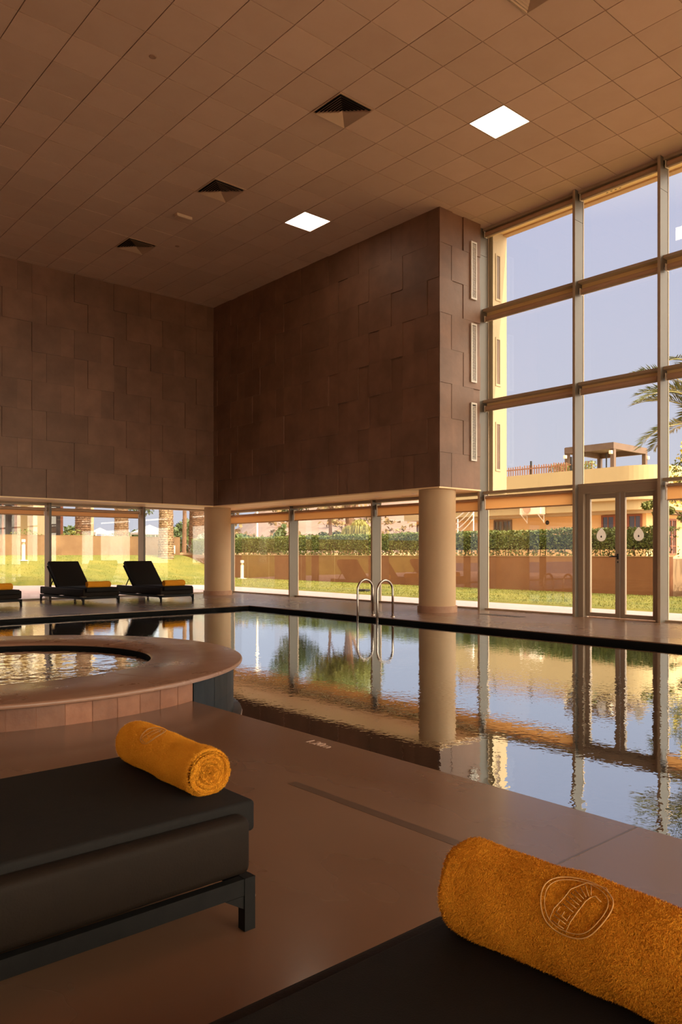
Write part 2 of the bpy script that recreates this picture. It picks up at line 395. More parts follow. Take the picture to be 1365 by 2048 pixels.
# floor grille
t = thing('floor_grille', 'dark slotted air grille set in the deck before the windows', 'vent', (10.38, 7.85, 0.0005))
MB().box(-0.09, 0.09, -0.42, 0.42, 0.0, 0.002).build('backing', 'void', t)
m = MB()
for k in range(22): m.box(-0.08, 0.08, -0.41+0.038*k, -0.392+0.038*k, 0.002, 0.004)
m.build('bars', 'joint_and_strip', t)

# ladder
lad = thing('pool_ladder', 'stainless steel twin-rail ladder on the far pool edge', 'ladder', (8.84, 9.08, 0))
for yy in (9.31, 8.845):
    pts = [(0, yy-9.08, 0.0), (0, yy-9.08, 0.40)]
    pts += [(-0.172+0.172*math.cos(t), yy-9.08, 0.42+0.172*math.sin(t)) for t in [math.pi*k/14 for k in range(15)]]
    pts += [(-0.344, yy-9.08, 0.40), (-0.344, yy-9.08, -0.9)]
    hr = MB().tube(pts, 0.0195, 14).build('handrail', 'chrome', lad, smooth=True)
    MB().lathe([(0.0,0.016),(0.03,0.016),(0.042,0.006),(0.042,0.0)], 0, yy-9.08, 20).build('flange', 'chrome', hr, smooth=True)
for zz in (-0.35, -0.65): MB().rbox(-0.38, -0.31, -0.22, 0.22, zz-0.015, zz+0.015, 0.008).build('step', 'chrome', lad)

# depth marking
cu = bpy.data.curves.new('depth', 'FONT'); cu.body = '1.20m'; cu.size = 0.085; cu.extrude = 0.0012; cu.align_x = 'CENTER'; cu.offset = 0.0; cu.align_y = 'CENTER'; cu.space_character = 0.92
to = bpy.data.objects.new('tmp', cu); COL.objects.link(to); bpy.context.view_layer.update()
me = bpy.data.meshes.new_from_object(to); bpy.data.objects.remove(to)
me.materials.clear(); me.materials.append(MATS['marking'])
do = bpy.data.objects.new('depth_marking', me); COL.objects.link(do)
do.location = (2.645, 3.21, 0.0008); do.rotation_euler = (0, 0, R(-90))
tag(do, 'pale lettering reading 1.20m inlaid in the deck by the pool edge', 'sign')

# ------------------------------------------------------------------ ceiling
m = MB(); S = 0.6; rr = random.Random(11)
vents = [(6.76, 4.707), (6.76, 7.707), (6.76, 10.707), (6.76, 13.707)]
lamps = [(8.562, 6.507), (8.562, 10.707)]
far_lamps = []
holes = [(round(x,1), round(y,1)) for x, y in vents+lamps]
m.cur = 1; m.box(-6, 11.4, -5, 17.3, CH+0.012, CH+0.05); m.cur = 0
g = 0.0055
for i in range(-23, 7):
    x0 = max(7.662+S*i, -6); x1 = min(7.662+S*(i+1), 11.36)
    if x1-x0 < 0.05: continue
    for j in range(-34, 14):
        y0 = max(8.007+S*j, -5); y1 = min(8.007+S*(j+1), 16.02)
        if y1-y0 < 0.05: continue
        if (x0 > 9.9 and y0 > 8.9): continue
        cx, cy = (x0+x1)/2, (y0+y1)/2
        if any(abs(cx-hx) < 0.2 and abs(cy-hy) < 0.2 for hx, hy in vents+lamps+far_lamps): continue
        m.tone = rr.random(); dz = rr.uniform(-0.0012, 0.0012)
        m.box(x0+g, x1-g, y0+g, y1-g, CH+dz, CH+0.013)
struct(m.build('ceiling', ['ceiling_tile', 'ceiling_grid']), 'brown suspended ceiling of square tiles')

def vent():
    t = thing('ceiling_vent', 'x', 'vent')
    h = 0.297
    MB().box(-h, h, -h, h, 0.008, 0.011).build('backing', 'void', t)
    m = MB()
    m.box(-h, h, -h, -h+0.022, -0.008, 0.006); m.box(-h, h, h-0.022, h, -0.008, 0.006); m.box(-h, -h+0.022, -h+0.022, h-0.022, -0.008, 0.006); m.box(h-0.022, h, -h+0.022, h-0.022, -0.008, 0.006)
    m.build('frame', 'vent_metal', t)
    for k in range(7):
        m = MB(); r0 = 0.262-k*0.036; r1 = max(0.004, r0-0.044); zo = -0.030; zi = 0.003
        for q in range(4):
            M = Matrix.Rotation(R(90*q), 4, 'Z')
            P = [Vector((r0, -r0, zo)), Vector((r0, r0, zo)), Vector((r1, r1, zi)), Vector((r1, -r1, zi))]
            Q = [p+Vector((-0.003, 0, -0.001)) for p in P]
            for A in (P, Q[::-1]): m.quad(*[M @ p for p in A])
        m.build('louvre', 'vent_metal', t)
    return t
v0 = vent()
vl = ['square louvred ceiling vent cut by the top edge of the photo', 'square louvred ceiling vent nearest the larger bright ceiling lamp', 'square louvred ceiling vent to the left of the smaller ceiling lamp', 'farthest square louvred ceiling vent, near the left stone wall']
for k, (x, y) in enumerate(vents):
    t = v0 if k == 0 else copy_tree(v0)
    t.location = (x, y, CH); t['label'] = vl[k]; t['group'] = 'ceiling vents'
ll = ['bright square ceiling lamp nearer the tall windows', 'bright square ceiling lamp above the dark stone wall, farther back', 'bright square ceiling lamp outside the photo frame']
for k, (x, y) in enumerate(lamps+far_lamps):
    t = thing('ceiling_lamp', ll[min(k, 2)], 'lamp', (x, y, CH), 0, 'ceiling lamps')
    h = 0.297; m = MB()
    m.box(-h, h, -h, -h+0.012, -0.003, 0.012); m.box(-h, h, h-0.012, h, -0.003, 0.012); m.box(-h, -h+0.012, -h+0.012, h-0.012, -0.003, 0.012); m.box(h-0.012, h, -h+0.012, h-0.012, -0.003, 0.012)
    m.build('frame', 'lamp_frame', t)
    MB().box(-h+0.012, h-0.012, -h+0.012, h-0.012, 0.0, 0.01).build('diffuser', 'lamp_panel', t)
t = thing('emergency_light', 'small rectangular emergency light fixed to the ceiling tiles', 'light', (6.77, 11.93, CH))
MB().rbox(-0.15, 0.15, -0.05, 0.05, -0.05, 0.0, 0.008).build('housing', 'lamp_frame', t)
MB().box(-0.13, 0.13, -0.04, 0.04, -0.054, -0.05).build('lens', 'vent_metal', t)
for k, (x, y, lb) in enumerate(((9.0, 3.56, 'round brown ceiling detector near the top right corner'), (9.88, 2.95, 'round brown ceiling detector at the right edge of the photo'), (7.36, 13.2, 'round brown detector beside the farthest ceiling vent'), (4.33, 8.35, 'round brown detector alone on the left part of the ceiling'))):
    MBo = MB().lathe([(0.0, -0.006), (0.034, -0.006), (0.042, -0.003), (0.045, 0.0)], 0, 0, 24).build('smoke_detector', 'brown_detector', loc=(x, y, CH-0.0012))
    tag(MBo, lb, 'detector', 'ceiling detectors')

# ------------------------------------------------------------------ stone walls (tiles in relief)
def clad(m, u0, u1, put, off, seed, zb=ZS+0.01, zt=CH, sh=0.585):
    rr = random.Random(seed); P = 0.88; row = 0; z = zb
    while z < zt-0.02:
        z1 = min(z+0.595, zt)
        o = off + (0.0 if row % 2 == 0 else sh)
        k0 = math.floor((u0-o)/P)-1; k1 = math.ceil((u1-o)/P)+1
        for k in range(k0, k1):
            a = o+P*k
            wide = rr.choice((0.0, 0.002, 0.004)); nar = rr.choice((-0.004, -0.005, -0.012, -0.016))
            for (p, q, dd) in ((a-0.29, a, nar), (a, a+P-0.29, wide)):
                p2, q2 = max(p, u0), min(q, u1)
                if q2-p2 < 0.01: continue
                m.tone = rr.random(); put(p2+0.002, q2-0.002, z+0.0012, z1-0.0012, dd+0.020)
        z = z1; row += 1
m = MB(); m.box(-6, XS, YL, YW+0.1, ZS, CH+0.02)
clad(m, -6, XS+0.002, lambda p, q, a, b, d: m.box(p, q, YL-d, YL, a, b), 4.99, 5)
struct(m.build('wall_left', 'stone'), 'upper left wall of dark brown stone tiles')
m = MB(); m.box(XS, 10.965, YS, YW+0.1, ZS, CH+0.02); m.box(10.965, 11.30, 8.886, YW+0.1, ZS, CH+0.02)
clad(m, YS, YL-0.02, lambda p, q, a, b, d: m.box(XS-d, XS, p, q, a, b), 8.75-0.01, 6, sh=0.29)
clad(m, XS-0.012, 10.96, lambda p, q, a, b, d: m.box(p, q, YS-d, YS, a, b), 10.18, 8, sh=0.31)
struct(m.build('wall_front', 'stone'), 'upper stone-tiled block standing over the lower windows')
m = MB(); m.box(-6.1, YL*0+XS-0.03, YL-0.03, YL, ZS-0.012, ZS+0.012)
m.box(XS-0.03, XS, YS-0.03, YL, ZS-0.012, ZS+0.012); m.box(XS, 10.965, YS-0.03, YS, ZS-0.012, ZS+0.012)
m.box(-6, XS, YL, YW, ZS-0.012, ZS-0.0005); m.box(XS, 10.965, YS, YW, ZS-0.012, ZS-0.0005); m.box(10.965, XW, 8.886, YW, ZS-0.012, ZS-0.0005)
sf = struct(m.build('trim_1', 'soffit'), 'pale golden plaster soffit under the stone walls')
m = MB()
for k in range(5): m.box(10.72, 10.75, 9.6+1.45*k, 10.5+1.45*k, ZS-0.0135, ZS-0.011)
m.build('slot_vent', 'eave_edge', sf)
for k, yy in enumerate((9.9, 10.9, 12.4, 13.9)):
    d = MB().lathe([(0.0, -0.002), (0.035, -0.002), (0.045, -0.005), (0.052, 0.0)], 0, 0, 20).build('downlight', 'ivory', loc=(10.45, yy, ZS-0.0125))
    tag(d, ['small round downlight in the soffit nearest the front column', 'small round soffit downlight, second from the front column', 'small round soffit downlight, third from the front column', 'small round soffit downlight nearest the back corner column'][k], 'light', 'soffit downlights')
m = MB(); m.box(-6.3, -6.0, -5.3, 17.4, -0.05, CH+0.1); struct(m.build('wall_side', 'room_wall'))
BZ = 4.2  # glazing height of the unseen end wall, shaped for the daylight it admits
m = MB(); m.box(-6, 11.3, -5.4, -5, BZ, CH+0.1); struct(m.build('wall_back', 'room_wall'))
m = MB()
for k in range(9): m.box(-6+2.12*k, -5.95+2.12*k, -5.3, -5.06, 0, BZ)
m.box(-6, 11.3, -5.3, -5.2, 0, 0.04)
wb = struct(m.build('window_30', 'alu_dark'), 'unseen low glazed end wall behind the camera, shaped to let light in')
MB().box(-6, 11.29, -5.254, -5.246, 0.04, BZ).build('pane', 'glass', wb)

# wall grilles on the end face
gl0 = None
for k, (z0, z1, lb) in enumerate(((5.52, 6.54, 'topmost white vertical air grille on the stone end wall'), (4.05, 5.09, 'middle white vertical air grille on the stone end wall'), (2.66, 3.69, 'lowest white vertical air grille on the stone end wall'))):
    t = thing('air_grille', lb, 'vent', (10.75, YS-0.022, (z0+z1)/2), 0, 'air grilles on the stone end wall'); h = (z1-z0)/2
    m = MB(); m.box(-0.078, -0.05, -0.03, 0.0, -h, h); m.box(0.05, 0.078, -0.03, 0, -h, h); m.box(-0.05, 0.05, -0.03, 0, h-0.03, h); m.box(-0.05, 0.05, -0.03, 0, -h, -h+0.03)
    m.build('frame', 'white_paint', t)
    MB().box(-0.05, 0.05, -0.004, 0.0, -h+0.03, h-0.03).build('backing', 'void', t)
    m = MB(); q = -h+0.045
    while q < h-0.04:
        m.box(-0.05, 0.05, -0.024, -0.008, q-0.0045, q+0.0045, None); q += 0.021
    m.build('slats', 'white_paint', t)

# columns
for (x, y, lb, cat) in ((10.20, 9.10, 'front round plaster column with stone base, near the pool ladder', 0), (10.22, 16.33, 'back round plaster column in the far corner beside the loungers', 1)):
    t = thing('column', lb, 'column', (x, y, 0), 0, 'round columns')
    MB().lathe([(0.324, 0.10), (0.324, ZS-0.014)], 0, 0, 96).build('shaft', 'plaster_col', t, smooth=True)
    m = MB(); rr = random.Random(cat)
    for k in range(18):
        m.tone = rr.random(); m.lathe([(0.30, 0.0), (0.350, 0.0), (0.350, 0.112), (0.32, 0.112)], 0, 0, 4, R(20*k)+0.004, R(20*(k+1))-0.004)
    m.lathe([(0.347, 0.0), (0.347, 0.110)], 0, 0, 72)
    m.build('base', 'base_stone', t)

# ------------------------------------------------------------------ right glazing
FX = 11.05
def fin(m, y, z1=CH):
    m.cur = 0
    m.box(FX, XW-0.006, y-0.045, y, 0.0, min(z1, 6.42))
    if z1 > 6.5: m.box(FX, XW-0.006, y-0.045, y, 6.426, z1)
    m.cur = 1; m.box(FX-0.003, FX, y-0.045, y, 0.0, z1); m.box(XW-0.006, XW+0.02, y-0.05, y+0.006, 0.0, z1); m.cur = 0
def hbar(m, y0, y1, zt, cur=1):
    m.cur = 1; m.box(11.14, XW, y0, y1, zt-0.045, zt)
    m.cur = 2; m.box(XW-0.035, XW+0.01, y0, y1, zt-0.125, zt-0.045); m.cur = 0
def pane(par, a, b, z0, z1, axis='y'):
    if axis == 'y': return MB().box(XW-0.004, XW+0.004, a, b, z0, z1).build('pane', 'glass', par)
    return MB().box(a, b, YW-0.004, YW+0.004, z0, z1).build('pane', 'glass', par)
rails = (5.455, 3.80, 2.148)
tall = [8.880, 6.938, 5.514, 3.56, 1.62, -0.32, -2.26, -5.0]
wn = 1
for k in range(len(tall)-1):
    y1, y0 = tall[k]-0.045, tall[k+1]
    door = (k == 1)
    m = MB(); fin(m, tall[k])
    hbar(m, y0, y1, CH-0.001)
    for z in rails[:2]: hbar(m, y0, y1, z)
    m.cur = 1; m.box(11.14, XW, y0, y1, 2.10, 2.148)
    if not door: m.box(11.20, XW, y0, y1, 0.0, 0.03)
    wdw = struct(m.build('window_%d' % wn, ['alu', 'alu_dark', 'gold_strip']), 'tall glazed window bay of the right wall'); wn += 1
    zs = [0.03, 2.10, 3.76, 5.41, CH]
    for i in range(4):
        if door and i == 0: continue
        pane(wdw, y0, y1, zs[i] if i == 0 else zs[i]+0.05, zs[i+1])
low = [17.27, 14.53, 11.70, 8.880]
for k in range(3):
    y1, y0 = low[k]-0.045, low[k+1]
    m = MB(); fin(m, low[k], ZS-0.012)
    m.cur = 1; m.box(11.14, XW, y0, y1, 2.085, ZS-0.012); m.box(11.20, XW, y0, y1, 0, 0.03)
    wdw = struct(m.build('window_%d' % wn, ['alu', 'alu_dark', 'gold_strip']), 'low window bay under the stone block'); wn += 1
    pane(wdw, y0, y1, 0.03, 2.09)
# left glazing
xl = [10.98, 8.62, 6.37, 4.12, 1.87, -0.38, -2.63, -4.88]
for k in range(len(xl)-1):
    x1, x0 = xl[k]-0.05, xl[k+1]
    m = MB(); m.cur = 0
    if k > 0: m.box(x1, xl[k], 17.0, YW-0.006, 0, ZS-0.012); m.cur = 1; m.box(x1-0.004, x1, 17.0, YW-0.006, 0, ZS-0.012)
    m.cur = 1
    if k > 0: m.box(x1-0.004, xl[k]+0.004, YW-0.006, YW+0.02, 0, ZS-0.012)
    m.box(x0, x1+0.3*(k == 0), 17.12, YW, 2.085+0.02*(k == 0), ZS-0.012); m.box(x0, x1+0.3*(k == 0), 17.16, YW, 0, 0.03)
    wdw = struct(m.build('window_%d' % wn, ['alu', 'alu_dark']), 'window bay of the left wall behind the loungers'); wn += 1
    pane(wdw, x0, x1+0.3*(k == 0), 0.03, 2.09, 'x')

# ------------------------------------------------------------------ double door
dr = empty('door_1', (XW-0.02, 6.21, 0)); struct(dr, 'double glazed door between two tall mullions')
Y = lambda y: y-6.21
m = MB(); m.box(-0.13, 0.03, Y(6.80), Y(6.893), 0, 2.098); m.box(-0.13, 0.03, Y(5.514), Y(5.59), 0, 2.098); m.box(-0.13, 0.03, Y(5.59), Y(6.80), 1.985, 2.098)
m.build('door_frame', 'door_frame', dr)
for side, (ya, yb) in enumerate(((6.80, 6.203), (6.197, 5.59))):
    m = MB(); y1, y0 = ya-0.004, yb+0.004
    m.rbox(-0.06, -0.005, Y(y1-0.075), Y(y1), 0.012, 1.98, 0.003, seg=1); m.rbox(-0.06, -0.005, Y(y0), Y(y0+0.075), 0.012, 1.98, 0.003, seg=1)
    m.box(-0.058, -0.006, Y(y0+0.075), Y(y1-0.075), 1.90, 1.978); m.box(-0.058, -0.006, Y(y0+0.075), Y(y1-0.075), 0.014, 0.075)
    lf = m.build('door_leaf', 'door_frame', dr)
    MB().box(-0.034, -0.026, Y(y0+0.074), Y(y1-0.074), 0.07, 1.905).build('pane', 'glass', lf)
    cy, cz = (6.535 if side == 0 else 5.905), 1.31
    pts = []
    for k in range(40):
        t = 2*math.pi*k/40; rr_ = 0.083
        px, pz = rr_*math.sin(t), -rr_*math.cos(t)
        if pz > 0.02: px *= (1-((pz-0.02)/0.063)**2*0.55); pz = pz+(pz-0.02)*0.75
        pts.append((px, pz-0.01))
    m = MB(); n = len(pts)
    m.v += [(-0.0365, Y(cy)+p, cz+q) for p, q in pts] + [(-0.035, Y(cy)+p, cz+q) for p, q in pts]
    m.face(*range(n)); m.face(*range(2*n-1, n-1, -1))
    for i in range(n): j = (i+1) % n; m.face(i, n+i, n+j, j)
    st = m.build('drop_sticker', 'sticker', lf)
    m = MB(); m.v += [(-0.038, Y(cy)+0.014*math.sin(t)*(1-0.35*(math.cos(t) < -0.3)), cz-0.016-0.019*math.cos(t)) for t in [2*math.pi*k/20 for k in range(20)]]
    m.face(*range(20)); m.build('drop_emblem', 'black_metal', st)
    if side == 0:
        m = MB(); m.rbox(-0.072, -0.06, Y(y0+0.012), Y(y0+0.044), 0.93, 1.02, 0.005); m.tube([(-0.066, Y(y0+0.028), 0.98), (-0.105, Y(y0+0.028), 0.98)], 0.009, 10)
        m.tube([(-0.105, Y(y0+0.02), 0.98), (-0.108, Y(y0+0.08), 0.979), (-0.105, Y(y0+0.15), 0.974)], [0.011, 0.011, 0.009], 10)
        m.build('handle', 'black_metal', lf)
        MB().rbox(-0.066, -0.06, Y(y0+0.018), Y(y0+0.038), 0.875, 0.905, 0.004).build('lock_cylinder', 'black_metal', lf)

# ------------------------------------------------------------------ roller blinds
def blind(label, axis, a, b, z, drop=0.0, group='roller blinds'):
    L = b-a
    t = thing('roller_blind', label, 'blind', ((11.185, a, z) if axis == 'y' else (a, 17.14, z)), 0 if axis == 'y' else R(-90), group)
    # local: along +y, +x towards glass
    r = 0.05 if not drop else 0.036
    MB().tube([(0, 0.05, 0), (0, L-0.05, 0)], r, 18).build('tube', 'blind_tube', t, smooth=False)
    if drop:
        m = MB(); m.box(-r+0.002, -r+0.006, 0.05, L-0.05, -drop, 0.0); m.build('fabric', 'blind_fabric', t)
        MB().rbox(-r-0.008, -r+0.016, 0.05, L-0.05, -drop-0.012, -drop+0.008, 0.004).build('bottom_bar', 'blind_tube', t)
    else: MB().rbox(-r-0.008, -r+0.010, 0.05, L-0.05, -0.062, -0.040, 0.004).build('bottom_bar', 'alu_dark', t)
    for yy in (0.008, L-0.042):
        m = MB(); m.box(-0.045, 0.04, yy+0.012, yy+0.022, -0.05, 0.055); m.tube([(0, yy+0.012, 0), (0, yy+0.045, 0)], 0.014, 8)
        if drop: m.box(-0.05, -0.03, yy+0.0, yy+0.012, -drop, -0.02)
        m.build('bracket', 'bracket', t)
    return t
def yb(k): return tall[k+1]+0.004, tall[k]-0.05
bl = {0: ('beside the stone end wall',), 1: ('above the double door',), 2: ('right of the door',)}
for k in (0, 1, 2):
    a, b = yb(k)
    if k == 1: a, b = a, b
    blind('rolled-up brown blind at ceiling level %s' % bl[k][0], 'y', a, b, CH-0.115)
    blind('rolled-up brown blind on the upper rail %s' % bl[k][0], 'y', a, b, rails[0]-0.185)
    blind('rolled-up brown blind on the middle rail %s' % bl[k][0], 'y', a, b, rails[1]-0.155)
    if k != 1: blind('half-lowered tan blind %s' % bl[k][0], 'y', a, b, 2.03, 0.21)
for k, lb in ((0, 'nearest the back corner column'), (1, 'in the middle of the low windows, left of the ladder'), (2, 'directly behind the front column')):
    blind('half-lowered tan soffit blind %s' % lb, 'y', low[k+1]+0.004, low[k]-0.05, 1.99, 0.19)
for k, lb in ((1, 'behind the lounger nearest the corner'), (2, 'behind the lounger at the left edge of the photo')):
    blind('half-lowered tan left-wall blind %s' % lb, 'x', xl[k+1]+0.004, xl[k]-0.055, 2.0, 0.13)

# ------------------------------------------------------------------ loungers
def lounger(up):
    """head at x=0, foot at x=1.95, width along y"""
    t = empty('sun_lounger')
    m = MB(); m.rbox(0.0, 1.91, -0.372, 0.372, 0.152, 0.24, 0.012)
    for s in (-1, 1): m.rbox(0.0, 1.91, s*0.372-0.035, s*0.372+0.035, 0.152, 0.308, 0.022)
    sharp(m.build('base', 'lounger_shell', t, smooth=True), 60)
    m = MB(); m.rbox(0.745, 1.962, -0.348, 0.348, 0.242, 0.33, 0.012)
    mt = m.build('mattress', 'lounger_fabric', t, smooth=True); sharp(mt, 60)
    ang = R(46) if up else 0.0
    M = Matrix.Translation((0.75, 0, 0.285)) @ Matrix.Rotation(ang, 4, 'Y') @ Matrix.Translation((-0.75, 0, -0.285))
    m = MB(); m.rbox(0.0, 0.74, -0.345, 0.345, 0.243, 0.33, 0.012, M)
    bk = m.build('backrest', 'lounger_fabric', t, smooth=True); sharp(bk, 60)
    if up:
        m = MB(); m.rbox(0.05, 0.72, -0.36, 0.36, 0.212, 0.24, 0.008, M); m.build('backrest_frame', 'lounger_frame', bk)
        q = M @ Vector((0.30, 0, 0.215))
        for s in (-1, 1): MB().tube([(q.x, s*0.25, q.z), (0.12, s*0.25, 0.245)], 0.012, 8).build('support_strut', 'lounger_frame', bk)
    m = MB()
    for s in (-1, 1): m.box(0.0, 1.92, s*0.392-0.014, s*0.392+0.014, 0.098, 0.143)
    for x in (0.0, 0.94, 1.892): m.box(x, x+0.028, -0.392, 0.392, 0.098, 0.143)
    for x in (0.04, 0.955, 1.86): m.box(x, x+0.02, -0.30, 0.30, 0.143, 0.153)
    m.build('frame', 'lounger_frame', t)
    for x in (0.0, 1.886):
        for s in (-1, 1):
            m = MB(); m.box(x, x+0.034, s*0.392-0.016, s*0.392+0.016, 0.0, 0.144)
            y0, y1 = s*0.392-0.012, s*0.392+0.012
            d = 1 if x == 0 else -1; xx = x+0.034 if x == 0 else x
            A = [(xx, y0, 0.096), (xx+d*0.06, y0, 0.096), (xx, y0, 0.060)]; B = [(p[0], y1, p[2]) for p in A]
            m.tri(*A); m.tri(*B[::-1]); m.quad(A[1], A[2], B[2], B[1]); m.quad(A[0], A[1], B[1], B[0])
            lg = m.build('leg', 'lounger_frame', t)
            MB().box(x+0.004, x+0.03, s*0.392-0.013, s*0.392+0.013, 0.0, 0.006).build('foot_pad', 'white_paint', lg)
    return t
def place(t, foot, rz, label, group):
    d = Vector((math.cos(rz), math.sin(rz), 0)); o = Vector(foot)-d*1.955
    t.location = (o.x, o.y, 0.0005); t.rotation_euler = (0, 0, rz)
    return tag(t, label, 'sun lounger', group)
flat = lounger(False); upr = lounger(True)
place(flat, (1.25, 2.157, 0), 0, 'flat dark brown lounger at left foreground carrying a rolled towel', 'loungers in the foreground')
f2 = copy_tree(flat); place(f2, (1.262, 0.632, 0), 0, 'flat dark brown lounger cut by the bottom edge of the photo', 'loungers in the foreground')
place(upr, (6.66, 15.0, 0), R(-85), 'middle dark lounger of the far row, backrest raised', 'far loungers by the left windows')
u2 = copy_tree(upr); place(u2, (8.18, 14.62, 0), R(-87), 'far dark lounger beside the corner column, backrest raised', 'far loungers by the left windows')
u3 = copy_tree(upr); place(u3, (4.72, 15.12, 0), R(-86), 'far dark lounger cut by the left edge of the photo', 'far loungers by the left windows')

# ------------------------------------------------------------------ towels
def ss(a, b, x): t = max(0, min(1, (x-a)/(b-a))); return t*t*(3-2*t)
def towel_mesh(Rad, L, turns, nl, na, seed, lump, flatten=0.0):
    rr = random.Random(seed)
    ph = [rr.uniform(0, 6.28) for _ in range(8)]
    pitch = Rad/(turns+0.15); n = int(na*turns); mb = MB(); th = pitch*0.90
    rows = []
    for i in range(nl+1):
        s = i/nl; y = L*s
        e = min(s, 1-s)*L
        edge = 1-0.10*max(0, 1-e/0.012)**2          # rounded lip
        ring = []
        for k in range(n+1):
            a = 2*math.pi*turns*k/n; rc = 0.004+pitch*(a/(2*math.pi))
            outer = rc+th*0.5; inner = max(0.001, rc-th*0.5)
            last = k > n-na*1.02
            wob = 0
            if last:
                wob = lump*(0.45*math.sin(a*2+ph[0]+s*3)+0.5*math.sin(s*9+ph[1]+a)+0.35*math.sin(s*17+ph[2]-2*a)+0.25*math.sin(s*31+ph[3]+3*a))
            wy = 0.004*math.sin(a*1.7+ph[4])+0.002*math.sin(a*5+ph[5])+0.0012*rr.uniform(-1, 1)
            yy = y+(wy if i in (0, nl) else 0)
            if last:
                tp = ss(0.0, 0.14, (n-k)/na); outer = outer*tp+(outer-th*0.95)*(1-tp); inner = min(inner, outer-0.001)
            ring.append((outer*(edge if last else 1)+wob, inner, a, yy))
        rows.append(ring)
    def P(r, a, y):
        x, z = r*math.cos(a), r*math.sin(a)
        z *= (1-flatten); zb = -Rad*0.955*(1-flatten)
        if z < zb: x *= 1.02; z = zb+(z-zb)*0.1
        return (x, y, z)
    idx = {}
    for i in range(nl+1):
        for k in range(n+1):
            o, inn, a, y = rows[i][k]
            j = len(mb.v); mb.v.append(P(o, a, y)); mb.v.append(P(inn, a, y)); idx[i, k] = j
    k0 = n-na-1
    for i in range(nl):
        for k in range(max(0, k0), n):
            A, B, C, D = idx[i,k], idx[i,k+1], idx[i+1,k+1], idx[i+1,k]
            mb.face(A, B, C, D)
        # inner layers only near ends
        A, D = idx[i,n], idx[i+1,n]; mb.face(A, A+1, D+1, D)
    for i, s in ((0, 1), (nl, -1)):
        for k in range(n):
            A, B = idx[i,k], idx[i,k+1]
            # puffed end of each layer
            va, vb = Vector(mb.v[A]), Vector(mb.v[B]); ia, ib = Vector(mb.v[A+1]), Vector(mb.v[B+1])
            ma, mb_ = (va+ia)/2, (vb+ib)/2; dy = Vector((0, -s*th*0.32, 0))
            j = len(mb.v); mb.v += [tuple(ma+dy), tuple(mb_+dy)]
            mb.face(A, B, j+1, j); mb.face(j, j+1, B+1, A+1)
            # depth of the groove
            j = len(mb.v); g_ = Vector((0, s*0.012, 0)); mb.v += [tuple(va+g_), tuple(vb+g_), tuple(ia+g_), tuple(ib+g_)]
            if k < n-na: mb.face(A, B, j+1, j)
            mb.face(A+1, B+1, j+3, j+2)
    return mb
def stroke(m, pts2, Rad, y0, th0, w, rise=0.0016, flatten=0.0, n=5):
    P = []
    for (u, v) in pts2:
        a = th0-v/Rad; r = Rad+rise
        P.append((r*math.cos(a), y0+u, r*math.sin(a)*(1-flatten)))
    m.tube(P, w, n)
def emblem(parent, Rad, y0, th0, sc_, flatten=0.0, rise=0.003):
    # oval outline and a curved ribbon with raised lettering bars
    m = MB()
    for q, w_ in ((1.0, 0.0016), (0.88, 0.0011)):
        pts = [(sc_*0.062*q*math.cos(t)*(1+0.06*math.sin(3*t)), sc_*0.056*q*math.sin(t)*(1+0.05*math.cos(2*t))) for t in [2*math.pi*k/48 for k in range(49)]]
        stroke(m, pts, Rad, y0, th0, w_*sc_*0.75, rise, flatten)
    # ribbon, in (u=along roll, v=around)
    c = [(0.016, -0.045), (0.012, -0.025), (0.004, -0.004), (0.000, 0.016), (-0.010, 0.034), (-0.030, 0.038), (-0.046, 0.026)]
    hw = [0.017, 0.018, 0.017, 0.018, 0.018, 0.013, 0.009]
    def nrm(i):
        a, b = c[max(0, i-1)], c[min(len(c)-1, i+1)]; d = Vector((b[0]-a[0], b[1]-a[1])).normalized(); return Vector((-d.y, d.x)), d
    L_ = [(sc_*(c[i][0]+nrm(i)[0].x*hw[i]), sc_*(c[i][1]+nrm(i)[0].y*hw[i])) for i in range(len(c))]
    Q_ = [(sc_*(c[i][0]-nrm(i)[0].x*hw[i]), sc_*(c[i][1]-nrm(i)[0].y*hw[i])) for i in range(len(c))]
    stroke(m, L_, Rad, y0, th0, 0.0010*sc_, rise, flatten); stroke(m, Q_, Rad, y0, th0, 0.0010*sc_, rise, flatten)
    def at(s, f):
        x = s*(len(c)-1); i = min(int(x), len(c)-2); t = x-i
        return (L_[i][0]*(1-t)+L_[i+1][0]*t)*f+(Q_[i][0]*(1-t)+Q_[i+1][0]*t)*(1-f), (L_[i][1]*(1-t)+L_[i+1][1]*t)*f+(Q_[i][1]*(1-t)+Q_[i+1][1]*t)*(1-f)
    G = lambda *pp: stroke(m, [at(s, f) for s, f in pp], Rad, y0, th0, 0.0008*sc_, rise, flatten)
    # letter shapes: H E I then upright bars
    G((0.03, 0.15), (0.03, 0.85)); G((0.10, 0.15), (0.10, 0.85)); G((0.03, 0.5), (0.10, 0.5))
    G((0.15, 0.15), (0.15, 0.85)); G((0.15, 0.18), (0.23, 0.18)); G((0.15, 0.5), (0.22, 0.5)); G((0.15, 0.82), (0.23, 0.82))
    G((0.28, 0.15), (0.28, 0.85))
    for s in (0.34, 0.40, 0.46, 0.52, 0.58, 0.64, 0.70): G((s, 0.15), (s, 0.85))
    return m.build('embroidered_emblem', 'stitch', parent, smooth=True)

